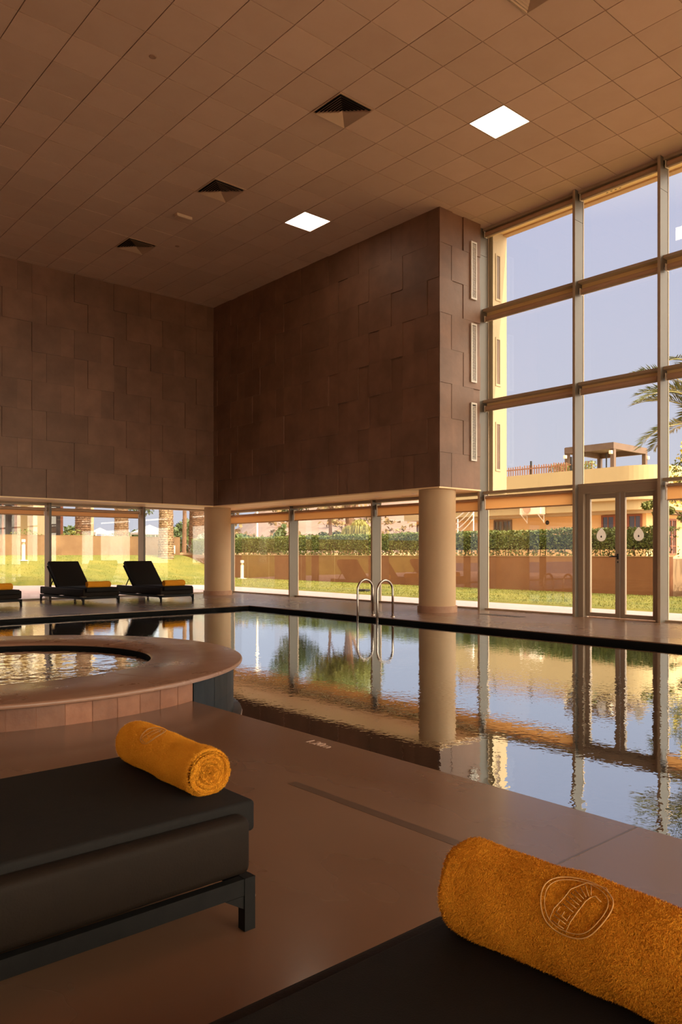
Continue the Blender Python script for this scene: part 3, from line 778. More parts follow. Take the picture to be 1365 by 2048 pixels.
def towel(name_lb, group, Rad, L, loc, rz, seed, turns=5, nl=60, na=110, lump=0.003, flatten=0.04, em=None, pile=0):
    m = towel_mesh(Rad, L, turns, nl, na, seed, lump, flatten)
    if pile:
        rr = random.Random(seed+1); nf = len(m.f)
        for q in range(pile):
            f = m.f[rr.randrange(nf)]
            V = [Vector(m.v[i]) for i in f[:4]]
            if len(V) < 4: continue
            a, b = rr.random(), rr.random(); p = V[0].lerp(V[1], a).lerp(V[3].lerp(V[2], a), b)
            nn = (V[2]-V[0]).cross(V[3]-V[1])
            if nn.length < 1e-9: continue
            nn.normalize(); out = Vector((p.x, 0, p.z))
            if abs(nn.y) < 0.6 and nn.dot(out) < 0: nn = -nn
            if abs(nn.y) >= 0.6 and nn.y*(p.y-L/2) < 0: nn = -nn
            d = (nn+Vector((rr.gauss(0, .6), rr.gauss(0, .6), rr.gauss(0, .6)))).normalized()
            sd = d.orthogonal().normalized()*0.0007; ln = rr.uniform(0.0025, 0.0055)
            m.tri(p-sd, p+sd, p+d*ln)
    o = m.build('rolled_towel', 'towel', smooth=True)
    o.location = loc; o.rotation_euler = (0, 0, rz)
    tag(o, name_lb, 'towel', group)
    if em: emblem(o, Rad+0.001, *em, flatten=flatten)
    return o
ZT = 0.3305
towel('rolled orange towel in the middle, spiral end facing the camera', 'rolled orange towels', 0.072, 0.50, (1.178, 1.925, ZT+0.066), R(-1.5), 4, em=(0.30, R(118), 0.75), pile=60000)
towel('rolled orange towel with embroidered emblem at bottom right corner', 'rolled orange towels', 0.086, 0.56, (1.150, 0.385, ZT+0.079), R(1.0), 9, lump=0.004, nl=80, na=130, em=(0.295, R(132), 0.95), pile=80000)
ft = None
for (x, y, lb) in ((6.645, 15.16, 'rolled orange towel on the middle lounger of the far row'), (8.17, 14.79, 'rolled orange towel on the far lounger beside the corner column'), (4.72, 15.28, 'rolled orange towel on the far lounger at left edge')):
    if ft is None:
        ft = towel(lb, 'rolled orange towels', 0.068, 0.5, (x-0.25, y, ZT+0.062), R(-90+3), 21, turns=4, nl=20, na=40); o = ft
    else:
        o = ft.copy(); COL.objects.link(o); o['label'] = lb
    o.location = (x-0.25, y, ZT+0.062)

# =================================================================== OUTSIDE
# overhanging upper volume and eave
m = MB(); m.box(XW+0.03, 11.73, YS-0.02, YW+0.5, ZS-0.02, 7.25); m.box(-6, XW+0.03, YW+0.11, YW+0.5, ZS-0.02, 7.25)
pier = struct(m.build('wall_outer', 'cream_pier'), 'cream outer face of the upper block beyond the glass')
for k, (z0, z1) in enumerate(((5.70, 6.46), (4.14, 4.93), (2.58, 3.38))):
    xm = 11.468; y = YS-0.02
    m = MB(); a = 0.075
    m.box(xm-a, xm-a+0.028, y-0.012, y, z0-0.05, z1+0.05); m.box(xm+a-0.028, xm+a, y-0.012, y, z0-0.05, z1+0.05); m.box(xm-a+0.028, xm+a-0.028, y-0.012, y, z1+0.012, z1+0.05); m.box(xm-a+0.028, xm+a-0.028, y-0.012, y, z0-0.05, z0-0.012)
    fr = m.build('slot_frame', 'cream_pier', pier)
    MB().box(xm-a+0.028, xm+a-0.028, y-0.003, y-0.0005, z0-0.012, z1+0.012).build('slot_grille', 'brown_wood', fr)
m = MB(); m.box(XW+0.012, 11.62, -5.6, YS-0.021, 6.915, 7.25); m.cur = 1; m.box(11.62, 11.74, -5.6, YS-0.021, 6.885, 7.25)
ev = struct(m.build('trim_2', ['eave_wood', 'eave_edge']), 'golden timber eave above the tall windows')
m = MB()
for k in range(4): m.box(11.38, 11.56, 6.60-0.075*k, 6.63-0.075*k, 6.910, 6.916)
m.build('eave_vent', 'void', ev)
m = MB(); m.box(-6.3, 11.3, -5.6, 17.8, 7.0, 7.3); struct(m.build('trim_3', 'room_wall'), 'roof slab above the ceiling')

# paving and lawn
pave = [(11.355,-20),(13.15,-20),(13.15,14),(13.3,19.6),(13.12,22.1),(10.7,24.2),(7.95,25.6),(2,28),(-12,30),(-12,17.301),(11.355,17.301)]
m = MB(); m.poly(pave, -0.08, -0.012)
pv = m.build('paving', 'paving')
bm = bmesh.new(); bm.from_mesh(pv.data); bmesh.ops.triangulate(bm, faces=[f for f in bm.faces if len(f.verts) > 4]); bm.to_mesh(pv.data); bm.free()
struct(pv, 'pale pink paving outside the windows')
def inside(x, y, P):
    r = False; n = len(P)
    for i in range(n):
        (x0, y0), (x1, y1) = P[i], P[i-1]
        if (y0 > y) != (y1 > y) and x < (x1-x0)*(y-y0)/(y1-y0)+x0: r = not r
    return r
def lawn_h(x, y):
    st = 23.6+3.0*ss(11, 17, x)
    return 0.015+0.93*ss(st, 31.6, y)+0.02*math.sin(x*1.3)*math.sin(y*0.9)*ss(st, 31, y)
m = MB(); nx, ny = 148, 206; x0, y0 = -12, -20; dx = (17.75-x0)/nx; dy = (31.6-y0)/ny
for j in range(ny+1):
    for i in range(nx+1):
        x, y = x0+dx*i, y0+dy*j
        ins = inside(x, y, pave) or (x < 13.0 and y < 22)
        m.v.append((x, y, -0.12 if ins else lawn_h(x, y)))
for j in range(ny):
    for i in range(nx):
        a = j*(nx+1)+i; q = [a, a+1, a+nx+2, a+nx+1]
        if all(m.v[k][2] < -0.1 for k in q): continue
        m.face(*q)
struct(m.build('lawn', 'lawn', smooth=True), 'sunlit yellow-green lawn outside')
m = MB(); rr = random.Random(2)
cnt = 0
while cnt < 42000:
    if rr.random() < 0.55: x, y = rr.uniform(13.2, 17.6), rr.uniform(4.5, 27)
    else: x, y = rr.uniform(3, 17.6), rr.uniform(22, 31.4)
    if inside(x, y, pave): continue
    z = lawn_h(x, y); a = rr.uniform(0, 6.28); h = rr.uniform(0.02, 0.042); wd = rr.uniform(0.004, 0.008)
    lx, ly = rr.gauss(0, 0.02), rr.gauss(0, 0.02)
    m.tri((x-wd*math.cos(a), y-wd*math.sin(a), z), (x+wd*math.cos(a), y+wd*math.sin(a), z), (x+lx, y+ly, z+h)); cnt += 1
tag(m.build('grass', 'blade'), 'short sunlit grass blades covering the lawn', 'grass', kind='stuff')

# garden walls, terraces
m = MB(); m.box(17.70, 18.0, 8.6, 31.75, -0.3, 0.935); m.cur = 1; m.box(17.69, 18.01, 8.59, 31.76, 0.935, 0.955)
for k, y in enumerate((20.6, 22.5, 24.55, 26.0)): m.cur = 1; m.box(17.697, 17.70, y-0.012, y+0.012, 0.0, 0.93)
tag(m.build('garden_wall', ['ochre_wall', 'ochre_cap']), 'long shaded ochre garden wall below the clipped hedge', 'wall', 'garden walls')
m = MB(); m.box(-14, 17.7, 31.5, 31.8, -0.3, 1.745); m.cur = 1; m.box(-14, 17.7, 31.49, 31.81, 1.745, 1.765)
for k in range(9):
    m.cur = 1; m.box(3+1.7*k-0.008, 3+1.7*k+0.008, 31.497, 31.5, 0.4, 1.74)
tag(m.build('garden_wall', ['orange_wall', 'orange_wall']), 'sunlit orange garden wall behind the far loungers', 'wall', 'garden walls')
m = MB(); m.box(18.0, 60, 8.6, 31.75, -0.3, 0.88); m.box(-40, 60, 31.8, 70, 0.4, 1.05); m.box(13.2, 60, -40, 4.9, -0.3, -0.02); m.box(-40, 13.2, -40, -5.45, -0.3, -0.03); m.box(17.75, 60, 4.9, 8.6, -0.3, 0.0); m.box(13.2, 17.75, 4.0, 8.6, -0.3, -0.03)
struct(m.build('ground', 'earth'), 'bare terrace ground beyond the garden walls')
t = thing('planter', 'low cream planter wall with small hedge at right edge', 'planter', (18.6, 6.6, 0))
MB().box(-0.95, 0.9, -2.4, 1.55, -0.05, 0.50).build('planter_wall', 'cream', t)
MB().box(-0.85, 0.8, -2.3, 1.45, 0.50, 0.515).build('soil', 'earth', t)
m = MB()
for k in range(3500): m.leaf((rnd.uniform(-0.9, 0.85), rnd.uniform(-2.3, 1.5), 0.52+rnd.random()**0.7*0.28), 0.07)
m.build('foliage', 'tree_leaf', t)

# hedge
t = thing('hedge', 'long clipped green hedge on top of the ochre wall', 'hedge', (18.6, 20, 0.88))
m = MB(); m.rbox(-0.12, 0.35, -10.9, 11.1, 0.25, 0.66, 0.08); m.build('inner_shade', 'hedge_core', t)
m = MB(); rr = random.Random(5)
for k in range(34000):
    y = rr.uniform(-11.15, 11.2); q = rr.random()
    bulge = 0.05*math.sin(y*2.1)+0.04*math.sin(y*5.3+1)
    if q < 0.62:
        z = 0.02+0.78*rr.random()**0.75; x = -0.42+bulge+abs(rr.gauss(0, 0.07))
        if z < 0.3 and rr.random() < 0.45: continue
    elif q < 0.88: x = rr.uniform(-0.42, 0.5); z = 0.79+bulge*0.6-abs(rr.gauss(0, 0.05))
    else: x = rr.uniform(-0.3, 0.5); z = rr.uniform(0.05, 0.75)
    m.leaf((x, y, z), 0.075, 0.55)
m.build('foliage', 'hedge_leaf', t)
m = MB()
for k in range(120):
    y = -11+22*k/119+rr.uniform(-0.06, 0.06); x = rr.uniform(-0.2, 0.2)
    m.tube([(x, y, 0), (x+rr.uniform(-0.1, 0.1), y+rr.uniform(-0.1, 0.1), 0.45)], 0.012, 5)
m.build('stems', 'dark_bark', t)

# bollards, box, ground light
def bollard(label, x, y, h):
    t = thing('bollard_light', label, 'bollard', (x, y, lawn_h(x, y)-0.01), 0, 'bollard lights')
    MB().rbox(-0.13, 0.13, -0.13, 0.13, 0.0, 0.035, 0.008).build('base_plate', 'white_paint', t)
    MB().lathe([(0.068, 0.03), (0.068, h-0.19)], 0, 0, 24).build('post', 'white_paint', t, smooth=True)
    MB().lathe([(0.052, h-0.19), (0.052, h-0.10)], 0, 0, 24).build('lens', 'vent_metal', t, smooth=True)
    MB().lathe([(0.05, h-0.10), (0.072, h-0.10), (0.072, h-0.005), (0.066, h), (0, h)], 0, 0, 24).build('cap', 'white_paint', t, smooth=False)
bollard('white bollard light on the grass right of the corner column', 17.15, 25.6, 0.74)
bollard('white bollard light in front of the sunlit orange wall', 9.9, 29.2, 0.80)
t = thing('utility_box', 'small white utility box beside the palm trunk', 'utility box', (17.0, 31.0, 0.90))
MB().rbox(-0.13, 0.13, -0.09, 0.09, 0.10, 0.47, 0.01).build('housing', 'white_paint', t)
MB().box(-0.05, 0.05, -0.04, 0.04, 0, 0.10).build('stand', 'black_metal', t)
MB().box(-0.11, 0.11, -0.094, -0.09, 0.13, 0.44).build('lid', 'white_paint', t)
t = thing('ground_spotlight', 'dark rectangular spotlight set in the lawn behind ladder', 'light', (13.85, 14.95, 0.0))
MB().rbox(-0.09, 0.09, -0.17, 0.17, 0.0, 0.075, 0.01).build('housing', 'black_metal', t)
MB().box(-0.075, 0.075, -0.15, 0.15, 0.075, 0.079).build('lens', 'dark_pane', t)

# palms and trees
def trunk_rings(m, x, y, z0, h, r0, r1, lean=(0, 0), n=16):
    k = int(h/0.10); pts = []; rad = []
    for i in range(k+1):
        s = i/k
        for dz, f in ((0, 1.07), (0.07, 0.92)):
            pts.append((x+lean[0]*s, y+lean[1]*s, z0+h*s+dz)); rad.append((r0+(r1-r0)*min(1, s*1.6))*f)
    m.tube(pts, rad, n)
def scales(m, x, y, z0, h, r0, r1, lean, rr, rows=13.0, nk=17):
    k = int(h*rows)
    for i in range(k):
        s = i/k
        r = r0+(r1-r0)*min(1, s*1.6)
        for j in range(nk):
            a = 2*math.pi*(j+0.5*(i % 2))/nk+rr.uniform(-0.12, 0.12); c, sn = math.cos(a), math.sin(a)
            px, py, pz = x+lean[0]*s, y+lean[1]*s, z0+h*s
            t_ = Vector((-sn, c, 0)); o = Vector((c, sn, 0)); p = Vector((px, py, pz))+o*r*0.97
            w_ = r*0.19; hh = 0.075+rr.uniform(-0.015, 0.02)
            m.tone = rr.random()
            tip = p+o*(0.030+rr.uniform(0, 0.022))+Vector((0, 0, hh))
            m.quad(p-t_*w_, p+t_*w_, tip+t_*w_*0.55, tip-t_*w_*0.55)
            m.tri(p-t_*w_, tip-t_*w_*0.55, p+Vector((0, 0, hh))); m.tri(p+t_*w_, p+Vector((0, 0, hh)), tip+t_*w_*0.55)
            m.quad(tip-t_*w_*0.55, tip+t_*w_*0.55, p+t_*w_*0.5+Vector((0, 0, hh)), p-t_*w_*0.5+Vector((0, 0, hh)))
def frond(root, o, L, az, el, droop, parent, rr):
    pts = []; N = 16; d = Vector((math.cos(az), math.sin(az), 0)); p = Vector(o); e = el
    for i in range(N+1):
        pts.append(p.copy()); e -= droop/N*(0.5+i/N); p = p+(d*math.cos(e)+Vector((0, 0, math.sin(e))))*(L/N)
    fr = MB().tube(pts, [0.022*(1-0.85*i/N) for i in range(N+1)], 6).build('frond', 'rachis', parent, smooth=True)
    m = MB(); side = Vector((-math.sin(az), math.cos(az), 0))
    for q in range(64):
        s = 0.10+0.89*q/63; x = s*N; i = min(int(x), N-1); P = pts[i].lerp(pts[i+1], x-i); T = (pts[i+1]-pts[i]).normalized()
        up = side.cross(T).normalized()
        if up.z < 0: up = -up
        for sg in (-1, 1):
            ln = 0.52*math.sin(math.pi*(0.12+0.80*s))**0.7*rr.uniform(0.85, 1.1)*(L/2.4)
            D = (T*0.72+side*sg*0.72+up*rr.uniform(0.15, 0.5)+Vector((0, 0, -0.12))).normalized()
            wv = T.cross(D).normalized().cross(D).normalized()*0.017
            mid = P+D*ln*0.5; tip = P+D*ln+Vector((0, 0, -0.07*ln))
            m.quad(P, mid+wv, tip, mid-wv)
    m.build('leaflets', 'palm_leaf', fr)
def palm(label, x, y, z0, h, r0, r1, nf, L, seed, lean=(0, 0), up=0.9, sc_rows=13.0, azs=None, droop=1.5, bark='palm_bark'):
    rr = random.Random(seed)
    t = thing('palm_tree', label, 'palm tree', (x, y, z0), 0, 'palm trees')
    m = MB(); trunk_rings(m, 0, 0, -0.15, h+0.1, r0, r1, lean); scales(m, 0, 0, 0, h, r0, r1, lean, rr, sc_rows)
    m.build('trunk', bark, t)
    for k in range(nf):
        if azs: az, el = azs[k]
        else: az = 2.399*k+rr.uniform(-0.2, 0.2); el = 1.25-1.7*k/nf
        frond(t, (lean[0], lean[1], h), L*rr.uniform(0.85, 1.1), az, el, droop*rr.uniform(0.8, 1.2), t, rr)
    return t
palm('large sunlit palm trunk standing by the small white utility box', 16.40, 30.4, 0.88, 6.3, 0.33, 0.235, 12, 2.6, 31)
palm('sunlit palm trunk behind the orange wall, middle of left windows', 16.3, 34.6, 1.05, 5.6, 0.33, 0.28, 10, 2.4, 32, bark='palm_bark')
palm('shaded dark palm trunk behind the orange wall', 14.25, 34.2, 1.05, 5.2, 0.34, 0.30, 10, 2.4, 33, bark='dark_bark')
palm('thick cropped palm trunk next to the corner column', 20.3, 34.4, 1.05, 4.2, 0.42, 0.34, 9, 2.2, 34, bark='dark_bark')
LA = R(139)
azs = [(LA, 1.18), (LA-0.10, 0.88), (LA+0.08, 0.50), (LA+0.22, 1.02)]
for k in range(27):
    az = LA+0.5+2.399*k; el = 1.38-1.3*k/26; dd = abs((az-LA+math.pi) % (2*math.pi)-math.pi)
    if dd < 0.9 and el < 1.0: az += math.pi
    azs.append((az, el))
palm('palm with dark feathery fronds at the right window edge', 18.85, 7.7, 0.5, 3.30, 0.22, 0.17, 31, 2.75, 35, droop=1.5, azs=azs)

def tree(label, x, y, z0, h, r, blobs, leaf, nleaf, lsize, seed, name='tree', group='garden trees', bark='dark_bark', lean=(0, 0), asp=0.45, weep=False):
    rr = random.Random(seed)
    t = thing(name, label, 'tree' if name == 'tree' else 'shrub', (x, y, z0), 0, group)
    m = MB()
    m.tube([(0, 0, -0.2), (lean[0]*0.5+0.05, lean[1]*0.5, h*0.5), (lean[0], lean[1], h)], [r*1.15, r, r*0.75], 10)
    for (bx, by, bz, br) in blobs[:6]:
        m.tube([(lean[0], lean[1], h*0.92), (bx*0.5+lean[0]*0.5, by*0.5+lean[1]*0.5, (h+bz)/2+0.1), (bx, by, bz)], [r*0.5, r*0.35, r*0.15], 6)
    m.build('trunk', bark, t)
    m = MB()
    for k in range(nleaf):
        bx, by, bz, br = blobs[k % len(blobs)]
        d = Vector((rr.gauss(0, 1), rr.gauss(0, 1), rr.gauss(0, 1))).normalized()*br*rr.random()**0.4
        p = Vector((bx, by, bz))+Vector((d.x, d.y, d.z*(0.8 if not weep else 1.0)))
        if weep:
            L = lsize*rr.uniform(0.7, 1.4); a = rr.uniform(0, 6.28); wv = Vector((math.cos(a), math.sin(a), 0))*L*0.07
            q = p+Vector((d.x*0.25, d.y*0.25, -L)); m.quad(p-wv, p+wv, q+wv*0.3, q-wv*0.3)
        else: m.leaf(p, lsize, asp)
    m.build('foliage', leaf, t)
    return t
B = lambda *a: list(a)
tree('slim garden tree with thin trunk behind the hedge', 24.0, 28.3, 0.9, 2.3, 0.085, B((0,0,3.6,1.1),(0.5,0.6,4.2,1.0),(-0.6,-0.3,4.0,0.9),(0.1,-0.8,3.4,0.8)), 'tree_leaf', 3600, 0.16, 41)
tree('thick forked garden tree behind the hedge, left of the ladder', 24.0, 26.95, 0.9, 1.5, 0.25, B((0.4,0.9,3.6,1.3),(-0.4,-0.9,3.9,1.2),(0,0,4.7,1.2),(0.8,-0.4,3.4,0.9)), 'tree_leaf', 4800, 0.17, 42)
tree('dark leafy tree hanging over the hedge near the back column', 24.0, 31.0, 0.9, 1.9, 0.12, B((0,0,2.7,0.9),(0.2,0.6,3.5,1.0),(-0.5,0.2,3.9,0.9),(0.4,-0.4,3.1,0.9)), 'dark_leaf', 4200, 0.15, 43)
tree('yellow-green weeping shrub rising above the hedge', 22.0, 24.0, 0.9, 0.9, 0.06, B((0,0,1.15,0.42),(0,0.55,0.95,0.42),(0,-0.55,0.85,0.42),(0.2,0.2,1.3,0.3)), 'weeping_leaf', 3600, 0.36, 44, name='shrub', group='garden shrubs', weep=True)
tree('dark low bushes behind the hedge in front of the hill', 26.0, 33.2, 0.9, 0.5, 0.05, B((0,0,0.75,0.5),(0,-1.0,0.75,0.5),(0,-2.0,0.85,0.5),(0,-3.0,0.85,0.5),(0,-4.0,0.9,0.5)), 'dark_leaf', 4200, 0.13, 45, name='shrub', group='garden shrubs')
tree('dark leafy tree behind the orange wall, above the lounger', 22.0, 44.0, 1.05, 2.0, 0.10, B((0,0,3.0,1.0),(-0.6,0.3,3.6,1.0),(0.5,0.2,4.2,1.0)), 'dark_leaf', 3000, 0.17, 46)
tree('slender bare trunk tree behind white tents', 21.6, 38.0, 1.05, 4.0, 0.11, B((0,0,5.0,1.1),(0.4,0.5,5.6,1.0)), 'dark_leaf', 2000, 0.16, 47)
tree('grey-green spiky shrub beside the back corner column', 18.6, 31.2, 0.88, 0.3, 0.05, B((0,0,0.55,0.42),(0.25,0.1,0.8,0.35),(-0.15,0.1,0.35,0.35)), 'grey_leaf', 1500, 0.16, 48, name='shrub', group='garden shrubs', asp=0.22)
LD = Vector((-0.7531, 0.6579, 0))
bl0 = [(0.40, 1.95, 0.36), (0.25, 2.45, 0.42), (0.0, 2.9, 0.42), (-0.3, 2.4, 0.5), (0.95, 1.42, 0.13), (1.22, 1.62, 0.12), (0.72, 1.5, 0.13), (1.05, 1.68, 0.12), (0.3, 1.35, 0.2)]
tree('flowering shrub tree with yellow blossoms at right window edge', 17.85, 7.9, 0.5, 1.2, 0.05, [(LD.x*a, LD.y*a, z, r) for a, z, r in bl0], 'tree_leaf', 1900, 0.095, 49, name='shrub', group='garden shrubs')
o = [c for c in COL.objects if c.get('label', '').startswith('flowering shrub')][0]
m = MB(); rr = random.Random(8)
for k in range(420):
    a, bz, br = bl0[k % 4]
    d = Vector((rr.gauss(0,1), rr.gauss(0,1), rr.gauss(0,1))).normalized()*br
    m.leaf(LD*a+Vector((0, 0, bz))+d, 0.08, 0.9)
m.build('blossoms', 'flower', o)
m = MB(); rr = random.Random(14)
for k in range(1500):
    x = rr.uniform(5, 14.9); m.leaf((x, 32.18+rr.uniform(-0.2, 0.2), 1.62+rr.random()*0.40*(0.6+0.4*math.sin(x*3))), 0.09)
tag(m.build('border_plants', 'tree_leaf'), 'low yellow-green plants growing along the orange wall top', 'plants', kind='stuff')

# hill
m = MB(); N = 60; K = 14
for i in range(N+1):
    for j in range(K+1):
        a = R(30+45*i/N); d = 75+9*j
        hgt = 0.9+(13.5+1.3*math.sin(i*0.35)+0.6*math.sin(i*0.9+1))*ss(0, K*0.85, j)*(1-0.55*ss(0.0, 0.30, 1-i/N)*0)
        if i < 10: hgt = 0.9+(hgt-0.9)*ss(0, 10, i)*0.9
        m.v.append((d*math.sin(a), d*math.cos(a), hgt+0.25*math.sin(i*2.3+j*1.7)))
for i in range(N):
    for j in range(K):
        a = i*(K+1)+j; m.face(a, a+1, a+K+2, a+K+1)
hill = struct(m.build('hill', 'hill', smooth=True), 'dry pale hillside beyond the hedge')
m = MB(); rr = random.Random(77)
for k in range(420):
    a = R(rr.uniform(30, 62)); d = rr.uniform(78, 185); j = (d-75)/9
    z = 0.9+13.3*ss(0, K*0.85, j)
    for q in range(14):
        m.leaf((d*math.sin(a)+rr.gauss(0, 0.7), d*math.cos(a)+rr.gauss(0, 0.7), z+abs(rr.gauss(0, 0.35))), 0.75, 0.7)
tag(m.build('scrub', 'scrub'), 'sparse dry scrub scattered over the pale hillside', 'scrub', kind='stuff')
m = MB(); rr = random.Random(91)
for k in range(5200):
    a = R(rr.uniform(16, 37)); d = 72+rr.uniform(-2, 2); top = 1.9+0.7*math.sin(a*40)+0.5*math.sin(a*97+1)
    m.leaf((d*math.sin(a), d*math.cos(a), 1.0+max(0.2, top)*rr.random()**0.7), 0.5, 0.7)
tag(m.build('treeline', 'dark_leaf'), 'distant dark line of trees beyond the pavilion', 'trees', kind='stuff')
t = thing('lamp_post', 'slim white post in front of the hillside', 'post', (25.0, 35.8, 0.9))
MB().tube([(0, 0, 0), (0, 0, 4.4)], 0.055, 10).build('pole', 'white_paint', t)
MB().rbox(-0.2, 0.2, -0.1, 0.1, 4.4, 4.5, 0.02).build('lamp_head', 'white_paint', t)

# main building on the right
bd = thing('building', 'cream building with roof terrace and rounded parapet corner', 'building', (27.2, 14.0, 0))
X_ = lambda x: x-27.2
Y_ = lambda y: y-14.0
m = MB(); m.box(X_(27.2), X_(36), Y_(14.0), Y_(22.6), 0.8, 3.0); m.box(X_(27.2), X_(36), Y_(22.6), Y_(25.6), 0.8, 2.7)
m.build('wall', 'cream_wall', bd)
def rounded(x0, x1, y0, y1, r):
    p = [(x0+r+r*math.cos(t), y0+r+r*math.sin(t)) for t in [math.pi+math.pi/2*k/12 for k in range(13)]]
    return p+[(x1, y0), (x1, y1), (x0, y1)]
m = MB(); m.poly([(X_(x), Y_(y)) for x, y in rounded(26.35, 36, 13.1, 22.9, 1.3)], 2.98, 4.22)
m.poly([(X_(x), Y_(y)) for x, y in rounded(26.5, 36, 13.25, 22.9, 1.2)], 2.62, 2.985)
m.build('parapet', 'cream', bd)
m = MB(); m.poly([(X_(x), Y_(y)) for x, y in rounded(26.7, 36, 13.45, 23.2, 1.1)], 2.50, 2.64); m.box(X_(26.5), X_(30), Y_(22.9), Y_(25.75), 2.55, 2.85)
m.build('roof_band', 'cream_pier', bd)
def win(y0, y1, z0, z1, npan, wood='red_wood', pm='dark_pane', axis='y', x=None):
    m = MB(); f = 0.07; M = None
    X0 = X_(27.2)
    if axis == 'y': bx = lambda a, b, c, d, e=0.0: m.box(X0-0.05-e, X0+0.02, Y_(a), Y_(b), c, d)
    else: bx = lambda a, b, c, d, e=0.0: m.box(X_(a), X_(b), -0.05-e, 0.02, c, d)
    bx(y0, y1, z1-f, z1); bx(y0, y1, z0, z0+f); bx(y0, y0+f, z0+f, z1-f); bx(y1-f, y1, z0+f, z1-f)
    w_ = (y1-y0)/npan
    for k in range(1, npan): bx(y0+w_*k-0.045, y0+w_*k+0.045, z0+f, z1-f)
    for k in range(npan):
        yc = y0+w_*(k+0.5); bx(yc-0.018, yc+0.018, z0+f, z1-f, -0.01)
        for zc in ([(z0+z1)/2] if z1-z0 < 1.2 else [z0+(z1-z0)*q/4 for q in (1, 2, 3)]): bx(y0+w_*k+0.04, y0+w_*(k+1)-0.04, zc-0.018, zc+0.018, -0.012)
    fr = m.build('window_frame', wood, bd)
    m = MB()
    if axis == 'y': m.box(X0-0.022, X0-0.012, Y_(y0+0.05), Y_(y1-0.05), z0+0.05, z1-0.05)
    else: m.box(X_(y0+0.05), X_(y1-0.05), -0.022, -0.012, z0+0.05, z1-0.05)
    m.build('pane', pm, fr)
win(14.15, 15.80, 1.35, 2.48, 3); win(20.0, 20.95, 1.35, 2.46, 2, 'brown_wood'); win(24.9, 26.0-0.45, 1.4, 2.40, 2, 'brown_wood', 'white_paint')
win(28.75, 29.5, 0.95, 2.35, 2, axis='x')
m = MB()
for k in range(3): m.box(X_(30.6), X_(33.0), -0.04, 0.01, 1.55+0.2*k, 1.60+0.2*k)
m.build('louvre_slots', 'brown_wood', bd)
MB().tube([(X0 := X_(27.19), Y_(18.25), 2.28), (X_(27.3), Y_(18.25), 2.28)], 0.09, 16).build('vent_hole', 'void', bd)
# air conditioner
t = thing('air_conditioner', 'white air conditioner unit on wall brackets, cream building', 'air conditioner', (26.455, 18.4, 2.46))
MB().rbox(-0.33, 0.02, -0.55, 0.45, 0.12, 0.62, 0.02).build('casing', 'ivory', t)
MB().lathe([(0.0, 0.0), (0.19, 0.0), (0.21, 0.03)], 0, 0, 20).build('fan_cover', 'vent_metal', t).matrix_local = Matrix.Translation((-0.335, 0.1, 0.37)) @ Matrix.Rotation(R(-90), 4, 'Y')
for yy in (-0.45, 0.35):
    m = MB(); m.tube([(0.06, yy, 0.10), (-0.34, yy, 0.10)], 0.02, 6); m.tube([(-0.32, yy, 0.09), (0.05, yy, -0.18)], 0.018, 6); m.tube([(0.05, yy, 0.12), (0.05, yy, -0.22)], 0.02, 6)
    m.build('bracket', 'white_paint', t)
# stair railing
t = thing('stair_railing', 'white curved tube railing of an outdoor stair behind hedge', 'railing', (25.4, 20.9, 0.88))
for k in range(4):
    pts = [(-0.15*math.sin(s*1.6), 1.2-1.6*s, 0.8+0.24*k+0.9*s*s*0.9) for s in [q/10 for q in range(11)]]
    MB().tube(pts, 0.022 if k < 3 else 0.03, 8).build('rail', 'white_paint', t, smooth=True)
for yy, hh in ((1.1, 1.5), (0.55, 1.6), (-0.3, 2.2)): MB().tube([(-0.05, yy, 0), (-0.05, yy, hh)], 0.028, 8).build('post', 'white_paint', t, smooth=True)
# roof fences
def fence(label, pts, h, seed, step=0.115):
    rr = random.Random(seed); (xa, ya), (xb, yb_) = pts; L = math.hypot(xb-xa, yb_-ya); n = int(L/step)
    t = thing('picket_fence', label, 'fence', (xa, ya, 4.22), math.atan2(yb_-ya, xb-xa), 'roof terrace fences')
    for k in range(min(n, 95)):
        hh = h*rr.uniform(0.9, 1.05); x = step*k+rr.uniform(-0.01, 0.01)
        MB().box(x, x+0.045, -0.01, 0.01, 0.0, hh).build('picket', 'picket', t)
    MB().box(0, L, 0.01, 0.035, h*0.62, h*0.62+0.05).build('rail', 'picket', t)
    for q in range(4): MB().box(L*q/3-0.03, L*q/3+0.03, 0.035, 0.09, 0, h*1.45).build('post', 'black_metal', t)
fence('low brown picket fence along the left of the roof terrace', ((26.6, 22.4), (26.6, 16.8)), 0.40, 61)
fence('brown picket fence on the roof terrace right of the pergola', ((29.2, 13.3), (35.0, 13.3)), 0.62, 62)
# pergola
t = thing('pergola', 'dark brown timber pergola on the roof terrace', 'pergola', (28.5, 16.04, 4.22))
MB().box(-0.1, 2.6, -0.05, 2.15, 1.20, 1.24).build('roof', 'brown_wood', t)
m = MB(); m.box(-0.12, 2.62, -0.07, 0.03, 0.98, 1.22); m.box(-0.12, 2.62, 2.07, 2.17, 0.98, 1.22); m.box(-0.12, -0.02, 0.03, 2.07, 0.98, 1.22); m.box(2.52, 2.62, 0.03, 2.07, 0.98, 1.22)
m.build('beam', 'brown_wood', t)
for x, y in ((-0.06, 0.0), (2.5, 0.0), (-0.06, 2.08), (2.5, 2.08)): MB().box(x-0.02, x+0.14, y-0.06, y+0.1, 0, 1.0).build('post', 'brown_wood', t)
for x, y in ((-0.2, 0.05), (2.66, -0.02), (-0.2, 2.12)): MB().rbox(x-0.06, x+0.05, y-0.11, y+0.02, 0.76, 0.90, 0.02).build('floodlight', 'ivory', t)
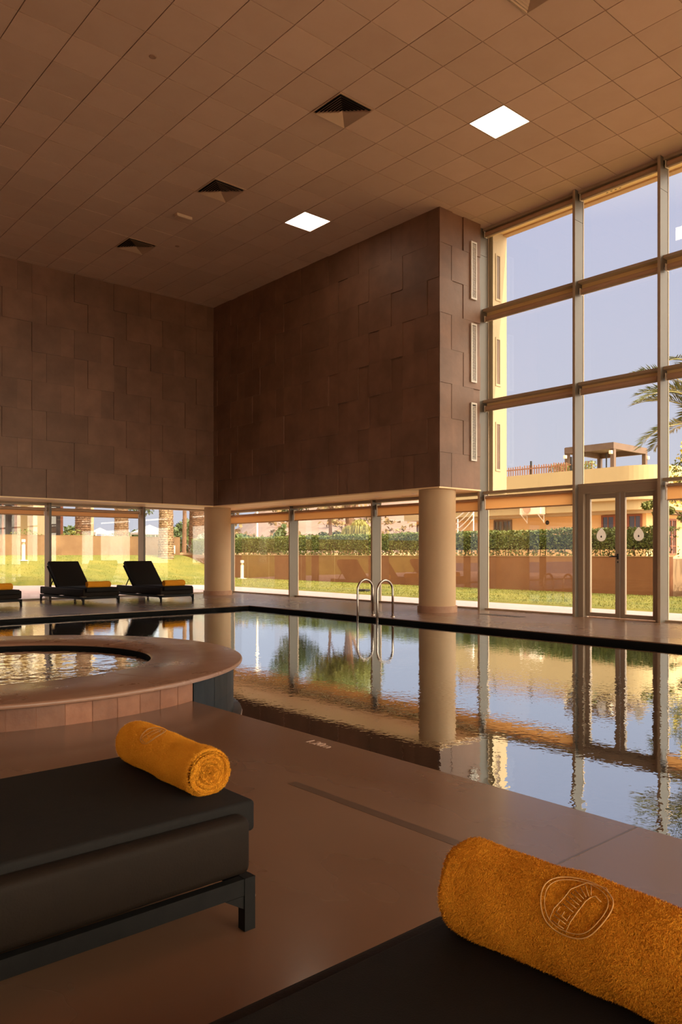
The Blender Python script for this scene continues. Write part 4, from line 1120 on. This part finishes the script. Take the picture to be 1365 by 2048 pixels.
m = MB(); m.tube([(1.2, 2.1, 0.35), (1.2, 0.1, 0.35)], 0.02, 6); m.tube([(1.2, 1.0, 0), (1.2, 1.0, 1.0)], 0.03, 6); m.tube([(1.2, 0.75, 0), (1.2, 0.75, 1.0)], 0.02, 6)
m.build('handrail', 'black_metal', t)
m = MB(); rr = random.Random(19)
for k in range(500): m.leaf((26.9+rr.uniform(-0.15, 0.15), rr.uniform(15.9, 18.0), 4.25+rr.random()*0.35), 0.09)
o = m.build('terrace_plants', 'tree_leaf'); tag(o, 'small green plants in front of the roof pergola', 'plants', kind='stuff')
t = thing('parapet_fence', 'short orange picket screen in front of the pergola', 'fence', (27.2, 16.2, 4.22))
for k in range(14): MB().box(-0.01, 0.01, 0.13*k, 0.13*k+0.06, 0, 0.42).build('picket', 'picket', t)
MB().box(0.01, 0.03, 0, 1.75, 0.28, 0.33).build('rail', 'picket', t)

# building and tents at the far left
bl_ = thing('pavilion', 'cream building with pale columns behind the orange wall', 'building', (10.0, 38.0, 1.05))
MB().box(-9.0, 5.6, 2.2, 5, 0, 4.2).build('wall', 'cream', bl_)
MB().box(-9.2, 6.2, -0.3, 5.2, 3.6, 4.4).build('roof', 'cream', bl_)
for k in range(7): MB().box(-8.4+2.35*k, -7.7+2.35*k, 0, 0.5, 0, 3.6).build('column', 'cream_pier', bl_)
for k in range(6):
    wf = MB().box(-7.5+2.35*k, -6.1+2.35*k, 2.14, 2.2, 0.1, 2.6).build('window', 'red_wood', bl_)
    MB().box(-7.35+2.35*k, -6.85+2.35*k, 2.12, 2.139, 0.25, 2.45).build('pane', 'dark_pane', wf); MB().box(-6.75+2.35*k, -6.25+2.35*k, 2.12, 2.139, 0.25, 2.45).build('pane', 'dark_pane', wf)
for k, (x, y, s, lb) in enumerate(((24.9, 48.5, 0.95, 'white pitched tent roof between the palm trunk and the column'), (22.0, 50.0, 0.5, 'small white tent roof left of the big palm trunk'))):
    t = thing('tent', lb, 'tent', (x, y, 1.05), 0, 'white tents')
    m = MB()
    c = [(-s, -s, 1.38), (s, -s, 1.38), (s, s, 1.38), (-s, s, 1.38)]
    for q in range(4): m.tri(c[q], c[(q+1) % 4], (0, 0, 1.45+0.5*s)); m.quad(c[q], (c[q][0], c[q][1], 1.25), (c[(q+1) % 4][0], c[(q+1) % 4][1], 1.25), c[(q+1) % 4])
    m.build('canopy', 'tent', t)
    for q in range(4): MB().tube([(c[q][0]*0.97, c[q][1]*0.97, 0), (c[q][0]*0.97, c[q][1]*0.97, 1.3)], 0.04, 6).build('leg', 'white_paint', t)
t = thing('shed', 'low brown shed roof behind the orange wall', 'building', (20.4, 54.0, 1.05))
MB().box(-4, 2, 0, 3, 0, 1.0).build('wall', 'brown_wood', t)
m = MB(); m.poly([(-4.3, -0.4), (2.3, -0.4), (2.3, 3.4), (-4.3, 3.4)], 1.0, 1.25); m.build('roof', 'red_wood', t)
